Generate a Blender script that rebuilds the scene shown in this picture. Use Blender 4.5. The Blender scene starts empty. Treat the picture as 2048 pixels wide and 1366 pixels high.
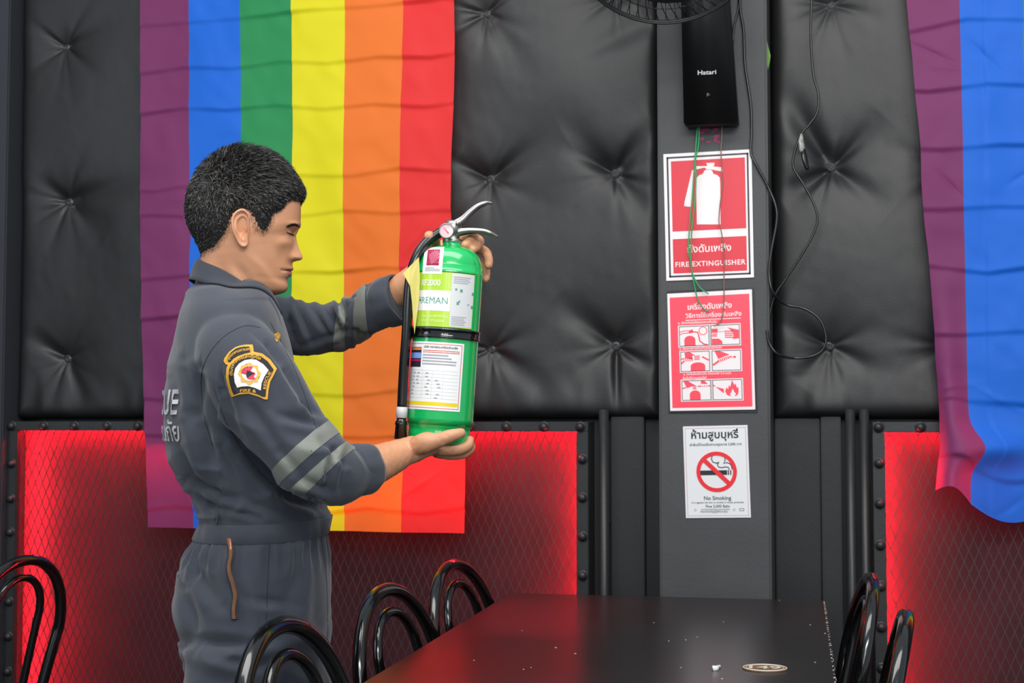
import bpy, bmesh, math, random
import numpy as np
from mathutils import Vector, Matrix
from mathutils.bvhtree import BVHTree
PI = math.pi
random.seed(7)
S = bpy.context.scene
COL = S.collection

# ------------------------------------------------------------------ camera, world, lights, exposure
PSI, TH, FOC, CAMZ = math.radians(13.4), math.radians(3.0), 2900.0, 1.20
cam = bpy.data.cameras.new('camera'); camo = bpy.data.objects.new('camera', cam); COL.objects.link(camo)
cam.sensor_width = 36.0; cam.lens = FOC / 2048 * 36.0; cam.clip_start = .05
camo.location = (0, 0, CAMZ); camo.rotation_euler = (PI/2 + TH, 0, PSI)
cam.dof.use_dof = True; cam.dof.focus_distance = 2.62; cam.dof.aperture_fstop = 11.0
S.camera = camo
S.view_settings.view_transform = 'Standard'; S.view_settings.look = 'None'
S.view_settings.exposure = 0.0; S.view_settings.gamma = 1.0; S.view_settings.use_curve_mapping = False
W = bpy.data.worlds.new('world'); S.world = W; W.use_nodes = True
W.node_tree.nodes['Background'].inputs[0].default_value = (.80, .90, 1.0, 1)
W.node_tree.nodes['Background'].inputs[1].default_value = .55
def area(name, loc, target, sx, sy, power, col=(1,1,1), spread=180):
    l = bpy.data.lights.new(name, 'AREA'); l.shape = 'RECTANGLE'; l.size = sx; l.size_y = sy
    l.energy = power; l.color = col; l.spread = math.radians(spread)
    o = bpy.data.objects.new(name, l); COL.objects.link(o); o.location = loc
    o.rotation_euler = (Vector(target) - Vector(loc)).to_track_quat('-Z', 'Y').to_euler()
    return o
area('ceiling_light', (-.6, 1.7, 3.5), (-.6, 2.6, 1.0), 3.2, 1.1, 62, (1, .985, .96))
area('ceiling_light', (.6, -.6, 3.2), (0, 3.2, 1.2), 2.4, .5, 62, (1, .98, .95))
area('left_area_light', (-3.6, .6, 2.0), (-.6, 2.8, 1.2), 1.2, 2.2, 34, (.82, .91, 1))  # unseen cool area light just inside the solid left wall; no opening there
for dx in (-.42, .10, .55):
    area('tube_light', (dx, -.7, 2.3), (-.2, 2.6, 1.2), .07, 1.5, 9, (1, 1, 1))

# ------------------------------------------------------------------ picking helpers (photo pixels -> real points)
FH = Vector((-math.sin(PSI), math.cos(PSI), 0)); RT = Vector((math.cos(PSI), math.sin(PSI), 0)); UPZ = Vector((0, 0, 1))
FW = FH * math.cos(TH) + UPZ * math.sin(TH); UP = RT.cross(FW)
CP = Vector((0, 0, CAMZ))
def ray(px, py): return FW * FOC + RT * (px - 1024) + UP * (683 - py)
def onY(px, py, Y): r = ray(px, py); return CP + r * (Y / r.y)
def onZ(px, py, Z): r = ray(px, py); return CP + r * ((Z - CAMZ) / r.z)
def H(px, py, d): r = ray(px, py); return CP + r * (d / r.dot(FH))        # d = horizontal distance straight ahead

# ------------------------------------------------------------------ materials
def lin(c):
    if isinstance(c, str): c = [int(c[i:i+2], 16) / 255 for i in (0, 2, 4)]
    return tuple(x / 12.92 if x <= .04045 else ((x + .055) / 1.055) ** 2.4 for x in c) + (1,)
def mat(name, col, rough=.5, metal=0, bump=0, bscale=60, var=0, vscale=8, coat=0, spec=.5, sheen=0, emit=None, estr=0, sss=0, transl=0, alpha=1, vcol=None, bdist=.002, coatr=.1, detail=4):
    m = bpy.data.materials.new(name); m.use_nodes = True; nt = m.node_tree; N = nt.nodes; L = nt.links
    b = N['Principled BSDF']; c = lin(col)
    b.inputs['Base Color'].default_value = c; b.inputs['Roughness'].default_value = rough; b.inputs['Metallic'].default_value = metal
    b.inputs['Coat Weight'].default_value = coat; b.inputs['Coat Roughness'].default_value = coatr
    b.inputs['Specular IOR Level'].default_value = spec; b.inputs['Sheen Weight'].default_value = sheen
    tc = N.new('ShaderNodeTexCoord')
    if sss:
        b.inputs['Subsurface Weight'].default_value = sss; b.inputs['Subsurface Radius'].default_value = (.012, .004, .002); b.inputs['Subsurface Scale'].default_value = 1
    if emit: b.inputs['Emission Color'].default_value = lin(emit); b.inputs['Emission Strength'].default_value = estr
    if var:
        n = N.new('ShaderNodeTexNoise'); n.inputs['Scale'].default_value = vscale; n.inputs['Detail'].default_value = 6
        L.new(tc.outputs['Object'], n.inputs['Vector'])
        r = N.new('ShaderNodeValToRGB'); r.color_ramp.elements[0].position = .3; r.color_ramp.elements[1].position = .7
        c2 = lin(vcol) if vcol else None
        r.color_ramp.elements[0].color = tuple(x * (1 - var) for x in c[:3]) + (1,)
        r.color_ramp.elements[1].color = c2 or tuple(min(1, x * (1 + var)) for x in c[:3]) + (1,)
        L.new(n.outputs['Fac'], r.inputs['Fac']); L.new(r.outputs['Color'], b.inputs['Base Color'])
    if bump:
        n = N.new('ShaderNodeTexNoise'); n.inputs['Scale'].default_value = bscale; n.inputs['Detail'].default_value = detail
        L.new(tc.outputs['Object'], n.inputs['Vector'])
        bp = N.new('ShaderNodeBump'); bp.inputs['Strength'].default_value = bump; bp.inputs['Distance'].default_value = bdist
        L.new(n.outputs['Fac'], bp.inputs['Height']); L.new(bp.outputs['Normal'], b.inputs['Normal'])
    if transl:
        t = N.new('ShaderNodeBsdfTranslucent'); t.inputs['Color'].default_value = c
        mx = N.new('ShaderNodeMixShader'); mx.inputs['Fac'].default_value = transl
        L.new(b.outputs['BSDF'], mx.inputs[1]); L.new(t.outputs['BSDF'], mx.inputs[2])
        L.new(mx.outputs['Shader'], N['Material Output'].inputs['Surface'])
    return m
def specks(m, col='b8b8b0', thr=.80, scale=22, stretch=(1, 1, 1)):
    """small chipped paint flecks that belong to the surface"""
    nt = m.node_tree; N = nt.nodes; L = nt.links; b = N['Principled BSDF']
    tc = N.new('ShaderNodeTexCoord'); mp = N.new('ShaderNodeMapping'); mp.inputs['Scale'].default_value = stretch
    v = N.new('ShaderNodeTexVoronoi'); v.inputs['Scale'].default_value = scale; v.inputs['Randomness'].default_value = 1
    L.new(tc.outputs['Object'], mp.inputs['Vector']); L.new(mp.outputs['Vector'], v.inputs['Vector'])
    n = N.new('ShaderNodeTexNoise'); n.inputs['Scale'].default_value = scale * 3.1
    L.new(tc.outputs['Object'], n.inputs['Vector'])
    s = N.new('ShaderNodeMath'); s.operation = 'LESS_THAN'; s.inputs[1].default_value = 1 - thr
    a = N.new('ShaderNodeMath'); a.operation = 'MULTIPLY_ADD'; a.inputs[1].default_value = .35; a.inputs[2].default_value = -.10
    L.new(n.outputs['Fac'], a.inputs[0])
    ad = N.new('ShaderNodeMath'); ad.operation = 'ADD'; L.new(v.outputs['Distance'], ad.inputs[0]); L.new(a.outputs[0], ad.inputs[1])
    L.new(ad.outputs[0], s.inputs[0])
    mx = N.new('ShaderNodeMix'); mx.data_type = 'RGBA'
    src = b.inputs['Base Color'].links[0].from_socket if b.inputs['Base Color'].links else None
    if src: L.new(src, mx.inputs[6])
    else: mx.inputs[6].default_value = b.inputs['Base Color'].default_value
    mx.inputs[7].default_value = lin(col); L.new(s.outputs[0], mx.inputs[0]); L.new(mx.outputs[2], b.inputs['Base Color'])
    return m

# ------------------------------------------------------------------ objects
def tag(o, label=None, cat=None, group=None, kind=None):
    if label: o['label'] = label
    if cat: o['category'] = cat
    if group: o['group'] = group
    if kind: o['kind'] = kind
    return o
def empty(name, loc=(0,0,0), rz=0, label=None, cat=None, group=None):
    o = bpy.data.objects.new(name, None); COL.objects.link(o); o.location = loc; o.rotation_euler = (0, 0, rz)
    o.empty_display_size = .05
    return tag(o, label, cat, group)
def link(name, me, m, parent=None, local=False):
    """mesh data in world coordinates; if parent given, made relative to it (parents are only moved/rotated empties)"""
    if m is not None:
        me.materials.clear()
        for x in (m if isinstance(m, (list, tuple)) else [m]): me.materials.append(x)
    o = bpy.data.objects.new(name, me); COL.objects.link(o)
    if parent is not None:
        o.parent = parent
        if not local:
            M = Matrix.Identity(4); p = parent
            chain = []
            while p is not None: chain.append(p); p = p.parent
            for q in reversed(chain): M = M @ (Matrix.LocRotScale(q.location, q.rotation_euler, q.scale))
            me.transform(M.inverted())
    return o
def meshpy(name, vs, fs, m=None, parent=None, smooth=True, local=False, mi=None):
    me = bpy.data.meshes.new(name); me.from_pydata([tuple(v) for v in vs], [], [tuple(f) for f in fs]); me.update()
    if smooth: me.polygons.foreach_set('use_smooth', [True] * len(me.polygons))
    if mi is not None: me.polygons.foreach_set('material_index', mi)
    return link(name, me, m, parent, local)
class MB:
    def __init__(s): s.v = []; s.f = []
    def add(s, vs, fs):
        n = len(s.v); s.v += [tuple(v) for v in vs]; s.f += [tuple(i + n for i in f) for f in fs]; return s
    def box(s, c, d, R=None, bev=0):
        c = Vector(c); hx, hy, hz = d[0]/2, d[1]/2, d[2]/2
        if bev:
            b = min(bev, hx*.9, hy*.9, hz*.9); bm = bmesh.new(); bmesh.ops.create_cube(bm, size=1)
            bmesh.ops.scale(bm, vec=(2*hx, 2*hy, 2*hz), verts=bm.verts); bmesh.ops.bevel(bm, geom=bm.edges[:], offset=b, segments=2, affect='EDGES')
            vs = [v.co.copy() for v in bm.verts]; bm.verts.index_update(); fs = [[v.index for v in f.verts] for f in bm.faces]; bm.free()
        else:
            vs = [Vector((x, y, z)) for x in (-hx, hx) for y in (-hy, hy) for z in (-hz, hz)]
            fs = [(0,1,3,2), (4,6,7,5), (0,4,5,1), (2,3,7,6), (0,2,6,4), (1,5,7,3)]
        if R is not None: vs = [R @ v for v in vs]
        return s.add([c + v for v in vs], fs)
    def tube(s, pts, r, n=8, closed=False, cap=True, flat=None):
        P = [Vector(p) for p in pts]; m = len(P); rs = r if isinstance(r, (list, tuple)) else [r] * m
        T = []
        for i in range(m):
            a = P[(i-1) % m] if closed or i > 0 else P[0]; b = P[(i+1) % m] if closed or i < m-1 else P[-1]
            T.append((b - a).normalized())
        u = T[0].orthogonal().normalized(); vs = []; fs = []
        for i in range(m):
            if i: u = (u - T[i] * u.dot(T[i])).normalized()
            w = T[i].cross(u)
            for k in range(n):
                a = 2*PI*k/n; vs.append(P[i] + (u*math.cos(a) + w*math.sin(a)*(flat or 1)) * rs[i])
        for i in range(m if closed else m-1):
            for k in range(n):
                a = i*n + k; b = i*n + (k+1) % n; j = (i+1) % m; fs.append((a, b, j*n + (k+1) % n, j*n + k))
        if cap and not closed: fs.append(tuple(reversed(range(n)))); fs.append(tuple(range((m-1)*n, m*n)))
        return s.add(vs, fs)
    def lathe(s, prof, n=32, M=None, cap=True, a0=0, a1=2*PI):
        full = abs(a1 - a0 - 2*PI) < 1e-6; k = n if full else n + 1; vs = []; fs = []
        for r, z in prof:
            for i in range(k):
                a = a0 + (a1 - a0) * i / n; vs.append(Vector((r*math.cos(a), r*math.sin(a), z)))
        for j in range(len(prof)-1):
            for i in range(n):
                i2 = (i+1) % k if full else i + 1; fs.append((j*k+i, j*k+i2, (j+1)*k+i2, (j+1)*k+i))
        if cap and full: fs.append(tuple(reversed(range(k)))); fs.append(tuple(range((len(prof)-1)*k, len(prof)*k)))
        if M is not None: vs = [M @ v for v in vs]
        return s.add(vs, fs)
    def grid(s, P, closed_u=False):
        """P[i][j] points"""
        ni, nj = len(P), len(P[0]); vs = [p for row in P for p in row]; fs = []
        for i in range(ni-1):
            for j in range(nj if closed_u else nj-1):
                j2 = (j+1) % nj; fs.append((i*nj+j, i*nj+j2, (i+1)*nj+j2, (i+1)*nj+j))
        return s.add(vs, fs)
    def prism(s, poly, fn, t=.0004):
        """flat polygon (list of 2-D points) given thickness; fn maps (u,v,w) to a point"""
        n = len(poly); vs = [fn(u, v, t) for u, v in poly] + [fn(u, v, 0) for u, v in poly]
        fs = [tuple(range(n))] + [(i, n+i, n+(i+1) % n, (i+1) % n) for i in range(n)]
        return s.add(vs, fs)
    def build(s, name, m, parent=None, smooth=True, local=False): return meshpy(name, s.v, s.f, m, parent, smooth, local)
def smooth_path(pts, per=8, closed=False):
    P = [Vector(p) for p in pts]; n = len(P); out = []
    for i in range(n if closed else n-1):
        p0 = P[(i-1) % n] if closed or i else P[0]*2 - P[1]; p1 = P[i]; p2 = P[(i+1) % n]; p3 = P[(i+2) % n] if closed or i < n-2 else P[-1]*2 - P[-2]
        for k in range(per):
            t = k/per; out.append(.5*((2*p1) + (p2-p0)*t + (2*p0-5*p1+4*p2-p3)*t*t + (3*p1-p0-3*p2+p3)*t**3))
    if not closed: out.append(P[-1])
    return out
def vnoise(x, z, cell, seed):
    """smooth value noise on arrays, cell in metres"""
    rs = np.random.RandomState(seed); G = rs.rand(256, 256) * 2 - 1
    u = x / cell + 1000; v = z / cell + 1000; i = np.floor(u).astype(int); j = np.floor(v).astype(int); a = u - i; b = v - j
    a = a*a*a*(a*(a*6-15)+10); b = b*b*b*(b*(b*6-15)+10); g = lambda p, q: G[p % 256, q % 256]
    return (g(i, j)*(1-a)+g(i+1, j)*a)*(1-b) + (g(i, j+1)*(1-a)+g(i+1, j+1)*a)*b
def npgrid(name, X, Y, Z, m, parent=None, smooth=True):
    ni, nj = X.shape; V = np.stack([X, Y, Z], -1).reshape(-1, 3)
    idx = np.arange(ni*nj).reshape(ni, nj); F = np.stack([idx[:-1, :-1], idx[:-1, 1:], idx[1:, 1:], idx[1:, :-1]], -1).reshape(-1, 4)
    return nmesh(name, V, F, m, parent, smooth)
def nmesh(name, V, F, m, parent=None, smooth=True):
    me = bpy.data.meshes.new(name); nv, nf, k = len(V), len(F), F.shape[1]
    me.vertices.add(nv); me.vertices.foreach_set('co', np.asarray(V, np.float32).ravel())
    me.loops.add(nf*k); me.loops.foreach_set('vertex_index', F.astype(np.int32).ravel())
    me.polygons.add(nf); me.polygons.foreach_set('loop_start', np.arange(0, nf*k, k, dtype=np.int32))
    me.polygons.foreach_set('use_smooth', [smooth]*nf); me.update(calc_edges=True); me.validate()
    return link(name, me, m, parent)

# shared materials
M_leather = mat('black_leatherette', '232324', .46, bump=.25, bscale=320, bdist=.0012, spec=.5, var=.12, vscale=3)
M_paint = mat('black_wall_paint', '222325', .5, bump=.3, bscale=90, bdist=.001, var=.12, vscale=5)
specks(M_paint, '8f948f', .955, 9)
M_frame = mat('black_frame_paint', '2b2c2d', .42, bump=.3, bscale=120, bdist=.001, var=.15, vscale=12)
M_column = mat('charcoal_column_paint', '434446', .55, bump=.35, bscale=140, bdist=.0012, var=.10, vscale=6)
specks(M_column, '86888a', .965, 12)
M_post = mat('slate_post_paint', '303238', .6, bump=.2, bscale=100)
M_floor = mat('dark_floor', '2c2a28', .5, var=.3, vscale=3, bump=.2, bscale=30)
M_button = mat('black_button', '3a3b3b', .35, spec=.5)
M_wire = mat('mesh_steel', '443a3e', .45, metal=.1)
M_back = mat('red_backing_board', '2e0c15', .6, var=.4, vscale=5, bump=.4, bscale=12, bdist=.004)
M_blackm = mat('gloss_black_enamel', '0c0c0d', .16, coat=.7, coatr=.05)
M_white = mat('white_print', 'e9e9ea', .4)
M_black = mat('black_print', '1b1b20', .4)
M_cable = mat('black_cable', '121213', .3, spec=.7)

# ------------------------------------------------------------------ setting
YP = 3.93                                        # front of the lower frames
YW = 4.03                                        # wall face
fl = MB().box((.1, 1.9, -.05), (7.6, 6.4, .1)).build('floor', M_floor, None, False); tag(fl, kind='structure')
wl = MB().box((.1, YW+.1, 1.55), (7.6, .2, 3.1)).build('wall_back', M_paint, None, False); tag(wl, kind='structure')
def wx(px, py=860, Y=YP): return onY(px, py, Y).x
wlf = MB().box((-3.8, 1.35, 1.55), (.2, 5.5, 3.1)).build('wall_left', M_post, None, False); tag(wlf, kind='structure')
# grey post at the far left
pl = MB().box(((wx(16)-.35), 3.965, 1.55), (.70, .13, 3.1), bev=.004).build('trim_1', M_post, None, False); tag(pl, kind='structure')
# column
YC = 3.84
cx0, cx1 = wx(1318, 900, YC), wx(1541, 900, YC)
c = MB().box(((cx0+cx1)/2, (YC+YW)/2, 1.55), (cx1-cx0, YW-YC, 3.1), bev=.006).build('trim_2', M_column, None, False); tag(c, kind='structure')
# black boards and pipes between the frames and the column
def strip(name, p0, p1, y, z0=0, z1=1.24, m=M_paint):
    a, b = wx(p0, 900, y), wx(p1, 900, y)
    o = MB().box(((a+b)/2, (y+YW)/2, (z0+z1)/2), (b-a, YW-y, z1-z0), bev=.003).build(name, m, None, False); return tag(o, kind='structure')
strip('trim_3', 1222, 1288, 3.99); strip('trim_4', 1550, 1640, 4.0); strip('trim_5', 1642, 1682, 3.985)
def pipe(px, r, y, label, grp='painted pipes beside the lit frames'):
    x = wx(px, 900, y); mb = MB().tube([(x, y, 0), (x, y, 1.222)], r, 14)
    for z in (.3, .9): mb.tube([(x, y, z), (x, YW-.001, z)], r*.45, 8)
    o = mb.build('pipe', M_frame); return tag(o, label, 'pipe')
pipe(1208, .014, 3.965, 'round black painted pipe between left mesh frame and column, with chipped pale spots')
pipe(1701, .013, 3.965, 'round black vertical pipe right of the column, left one of two')
pipe(1729, .013, 3.965, 'round black vertical pipe tight beside the right mesh frame')

# ---- padded wall upholstery
def seg_crease(X, Z, a, b, w0, w1, amp):
    ax, az = a; bx, bz = b; dx, dz = bx-ax, bz-az; L2 = dx*dx+dz*dz
    t = np.clip(((X-ax)*dx + (Z-az)*dz)/L2, 0, 1); d = np.hypot(X-(ax+t*dx), Z-(az+t*dz)); w = w0 + (w1-w0)*t
    return amp * (1-t)**.8 * np.clip(t*7, 0, 1) * np.exp(-(d/w)**2)
def wall_pt(px, py, Y=3.93): p = onY(px, py, Y); return (p.x, p.z)
def padding(name, px0, px1, buttons, creases, seed, label, x0=None, x1=None, front=.075):
    x0 = wx(px0, 400, 3.93) if x0 is None else x0; x1 = wx(px1, 400, 3.93) if x1 is None else x1
    z0, z1 = onY((px0+px1)/2, 838, 3.93).z, 2.85
    nx, nz = int((x1-x0)/.0048), int((z1-z0)/.0048)
    X, Z = np.meshgrid(np.linspace(x0, x1, nx), np.linspace(z0, z1, nz))
    h = np.full(X.shape, front*1.0)
    e = np.minimum(np.minimum(X-x0, x1-X), np.minimum(Z-z0, z1-Z)); h *= np.clip(1-np.exp(-(e+.002)/.013), 0, 1)**.6
    h += .010*vnoise(X, Z, .34, seed) + .0022*vnoise(X, Z, .15, seed+1) + .0003*vnoise(X*1.6+Z, Z-X, .05, seed+2)
    e2 = np.clip((Z-z0)/.16, 0, 1); h += (1-e2)*.008*vnoise(X, Z*.4, .05, seed+4)*np.clip(e/.02, 0, 1)
    for k, (bx, by) in enumerate(buttons):
        ax, az = wall_pt(bx, by); r = np.hypot(X-ax, Z-az)
        h -= .030*np.exp(-r/.045) + .006*np.exp(-(r/.14)**2)
        ang = np.arctan2(Z-az, X-ax)
        for q2, (aa, wd, am) in enumerate([(.5, .16, 1), (2.75, .13, 1.1), (1.2, .1, .5), (-.6, .14, .8), (-2.5, .15, .9), (-1.7, .10, .7), (-1.25, .08, .5), (3.5, .1, .4)]):
            rr = np.random.RandomState(seed*31+k*17+q2); aa += (rr.rand()-.5)*.5; am *= .5+rr.rand()
            d = (ang-aa+PI) % (2*PI) - PI
            h -= am*.0085*np.exp(-(d/(wd*1.35))**2)*np.clip(r/.02, 0, 1)*np.exp(-r/.085)
    for (a, b, w0, w1, am) in creases: h -= seg_crease(X, Z, wall_pt(*a), wall_pt(*b), w0, w1, am)
    h = np.maximum(h, .012)
    root = empty(name, ((x0+x1)/2, YW, z0), 0, label, 'wall padding')
    o = npgrid('cover', X, YW - h, Z, M_leather, root)
    bk = MB().box(((x0+x1)/2, YW-.008, (z0+z1)/2), (x1-x0-.004, .016, z1-z0-.004)).build('backing', M_frame, root, False)
    for bx, by in buttons:
        ax, az = wall_pt(bx, by); j = int(round((ax-x0)/(x1-x0)*(nx-1))); i = int(round((az-z0)/(z1-z0)*(nz-1)))
        y = YW - (h[i, j] if 0 <= i < nz and 0 <= j < nx else front) - .001
        R = Matrix.Translation((ax, y, az)) @ Matrix.Rotation(PI/2, 4, 'X')
        b = MB().lathe([(.0005, .0035), (.003, .0035), (.0035, .002), (.005, .0022), (.0055, .0045), (.0075, .0045), (.0085, .003), (.0115, .003), (.0128, .0016), (.0128, -.004)], 20, R)
        b.build('button', M_button, root)
    return root
B1 = [(117, 88), (118, 399), (115, 716), (540, 60), (540, 380), (540, 700), (965, 18), (971, 352), (974, 697), (1224, 341), (1224, 690), (1224, -20)]
C1 = [((118, 399), (290, 350), .016, .05, .016), ((118, 399), (60, 350), .012, .03, .014), ((118, 399), (210, 460), .012, .05, .010),
      ((115, 716), (45, 660), .010, .03, .016), ((115, 716), (175, 830), .010, .03, .010), ((971, 352), (1120, 260), .014, .06, .016),
      ((971, 352), (905, 310), .014, .04, .014), ((1224, 341), (1120, 290), .012, .05, .012), ((1224, 341), (1311, 240), .016, .04, .020),
      ((1224, 341), (1090, 200), .014, .06, .012), ((1224, 341), (1311, 450), .012, .05, .016), ((1224, 690), (1110, 590), .014, .05, .018),
      ((1224, 690), (1311, 610), .012, .04, .012), ((1224, 690), (1232, 835), .008, .012, .018), ((1224, 690), (1308, 735), .006, .02, .012),
      ((974, 697), (1110, 800), .014, .05, .014), ((965, 18), (1080, 180), .02, .05, .008), ((1311, 20), (1150, 110), .05, .02, .012)]
padding('wall_padding', 22, 1318, B1, C1, 11, 'black leatherette button padding on the wall left of the column')
B2 = [(1662, 327), (1659, 690), (1662, 0), (1905, 330), (1905, 690)]
C2 = [((1662, 327), (1548, 150), .014, .05, .026), ((1662, 327), (1560, 400), .012, .04, .018), ((1662, 327), (1765, 225), .012, .045, .012), ((1662, 327), (1780, 420), .012, .05, .014),
      ((1659, 690), (1560, 620), .010, .03, .010), ((1659, 690), (1600, 770), .010, .04, .012), ((1659, 690), (1780, 760), .010, .04, .010)]
padding('wall_padding', 1541, 2200, B2, C2, 23, 'black leatherette button padding on the wall right of the column', x0=cx1+.001, x1=2.05)

# ---- lit frames with expanded metal
def frame(name, x0, x1, z1, label, bolts_top, bolts_l, bolts_r, wl_, wr_, wt=.027):
    """x0,x1 outside edges; rails wl_/wr_ wide; wt top rail height"""
    root = empty(name, ((x0+x1)/2, YP, 0), 0, label, 'mesh frame')
    zb = .05
    yf = YP; yb = YP+.022
    MB().box(((x0+x1)/2, (yf+yb)/2, z1-wt/2), (x1-x0, .022, wt), bev=.002).build('top_rail', M_frame, root, False)
    MB().box(((x0+x1)/2, (yf+yb)/2, zb+.03), (x1-x0, .022, .06), bev=.002).build('bottom_rail', M_frame, root, False)
    for a, b in ((x0, x0+wl_), (x1-wr_, x1)):
        MB().box(((a+b)/2, (yf+yb)/2, (z1-wt+zb+.06)/2), (b-a, .022, z1-wt-zb-.06), bev=.002).build('side_rail', M_frame, root, False)
    # casing of the recess
    cs = MB(); t = .006; yB = YW-.012
    cs.box(((x0+x1)/2, (yb+yB)/2, z1-t/2), (x1-x0, yB-yb, t)).box(((x0+x1)/2, (yb+yB)/2, zb+t/2), (x1-x0, yB-yb, t))
    cs.box((x0+t/2, (yb+yB)/2, (z1+zb)/2), (t, yB-yb, z1-zb-2*t)).box((x1-t/2, (yb+yB)/2, (z1+zb)/2), (t, yB-yb, z1-zb-2*t))
    cs.build('casing', M_frame, root, False)
    MB().box(((x0+x1)/2, YW-.006, (z1+zb)/2), (x1-x0, .010, z1-zb)).build('backing_board', M_back, root, False)
    # expanded metal
    px, pz = .0245, .059; ym = yb + .003; mb = MB()
    n = int((x1-x0-.01)/px); r = .0013; nz = int((z1-zb-.01)/(pz/2))
    zt = z1-.008
    for i in range(n+1):
        for sgn in (0, 1):
            pts = []
            for k in range(nz+1):
                xx = x0+.006 + i*px + (k % 2)*px*.5*(1 if sgn == 0 else -1); pts.append((max(min(xx, x1-.004), x0+.004) + .0006*math.sin(i*7.1+k), ym + (.0007 if sgn else -.0007), zt - k*pz/2))
            if sgn == 0 and i <= n: mb.tube(pts, r, 4, cap=False)
            if sgn == 1: 
                pts = [(p[0]-0, p[1], p[2]) for p in pts]; mb.tube(pts, r, 4, cap=False)
    mb.build('mesh_screen', M_wire, root, False)
    # bolts
    def bolt(x, z):
        R = Matrix.Translation((x, YP, z)) @ Matrix.Rotation(PI/2, 4, 'X')
        b = MB().lathe([(.0115, -.001), (.0118, .003), (.0108, .0075), (.008, .0115), (.004, .0135), (.0004, .014)], 16, R)
        b.lathe([(.015, -.001), (.015, .0018), (.011, .002)], 16, R)
        b.build('bolt', M_frame, root)
    for p in bolts_top: bolt(*p)
    for p in bolts_l: bolt(*p)
    for p in bolts_r: bolt(*p)
    return root
ztop = onY(600, 846, YP).z
FX0, FX1 = wx(16), wx(1176)
bt = [(wx(p), onY(p, q, YP).z) for p, q in ((24, 856), (88, 855), (149, 855), (214, 854), (276, 854), (335, 853), (400, 853), (465, 852), (530, 851), (597, 850), (662, 849), (730, 849), (800, 848), (868, 847), (941, 846), (1013, 846), (1088, 845), (1161, 844))]
zt1 = ztop + .004
bt = [(x, zt1-.0135) for x, z in bt]
bl = [(FX0+.015, onY(24, q, YP).z) for q in (927, 997, 1064, 1133, 1203, 1273, 1343, 1415)]
br = [(wx(1165), onY(1165, q, YP).z) for q in (918, 995, 1073, 1151, 1229, 1307, 1385)]
ROOTL = frame('mesh_frame', FX0, FX1, zt1, 'black bolted frame with expanded metal over red light, behind the man', bt, bl, br, .031, .033)
GX0 = wx(1745); GX1 = 2.0
zt2 = zt1
br2 = [(wx(p), zt2-.0135) for p in (1757, 1841, 1925, 2012, 2100)]
bl2 = [(wx(1757.5), onY(1758, q, YP).z) for q in (926, 1007, 1090, 1172, 1254, 1336)]
ROOTR = frame('mesh_frame', GX0, GX1, zt2, 'black bolted frame with expanded metal over red light, right of the column', br2, bl2, [], .031, .033)
# red light strips hidden in the recesses: real strips on the casing behind the rails
M_led = mat('red_led_strip', '200000', .5, emit='ff2434', estr=270)
def led(root, a, b):
    a, b = Vector(a), Vector(b); c = (a+b)/2; d = b-a
    MB().box(c, (abs(d.x)+.008, .008, abs(d.z)+.008)).build('light_strip', M_led, root, False)
yl = YP+.045
led(ROOTL, (FX0+.010, YP+.029, .1), (FX0+.010, YP+.029, zt1-.02)); led(ROOTL, (FX0+.03, yl, zt1-.011), (FX1-.03, yl, zt1-.011))
led(ROOTL, (FX1-.011, yl, .1), (FX1-.011, yl, zt1-.02))
led(ROOTR, (GX0+.011, yl, .1), (GX0+.011, yl, zt2-.02)); led(ROOTR, (GX0+.03, yl, zt2-.011), (GX0+.40, yl, zt2-.011))

# ------------------------------------------------------------------ flags
FC = [('purple_cloth', '84396c'), ('blue_cloth', '2272e6'), ('green_cloth', '31985a'), ('yellow_cloth', 'f4e820'), ('orange_cloth', 'ff8030'), ('red_cloth', 'f83636')]
def cloth(n, c):
    m = mat(n, c, .55, bump=.15, bscale=900, bdist=.0006, sheen=.1, spec=.25, transl=.22)
    nt = m.node_tree; N = nt.nodes; L = nt.links; b = N['Principled BSDF']
    return m
MF = [cloth(*x) for x in FC]
def flag(name, top, bot, ztop, zbot, y, label, seed, extra=None, nz=340):
    """top/bot: x positions of the 7 stripe borders"""
    root = empty(name, ((top[0]+top[-1])/2, y, ztop), 0, label, 'flag', None)
    for k in range(6):
        n = 34; t = np.linspace(0, 1, nz); s = np.linspace(0, 1, n)
        T, Sg = np.meshgrid(t, s, indexing='ij')
        xa = top[k] + (top[k+1]-top[k])*Sg; xb = bot[k] + (bot[k+1]-bot[k])*Sg
        X = xa + (xb-xa)*T; Z = ztop + (zbot-ztop)*T
        X = X + .004*vnoise(Z*0+k*0+Z, Z, .16, seed+50)*np.sin(X*11) 
        h = flag_h(X, Z, seed, ztop, zbot)
        Y = y - .008 - h
        if extra: X, Y, Z = extra(X, Y, Z, (k+Sg)/6, T)
        npgrid('stripe', X, Y, Z, MF[k], root)
    return root
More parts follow.
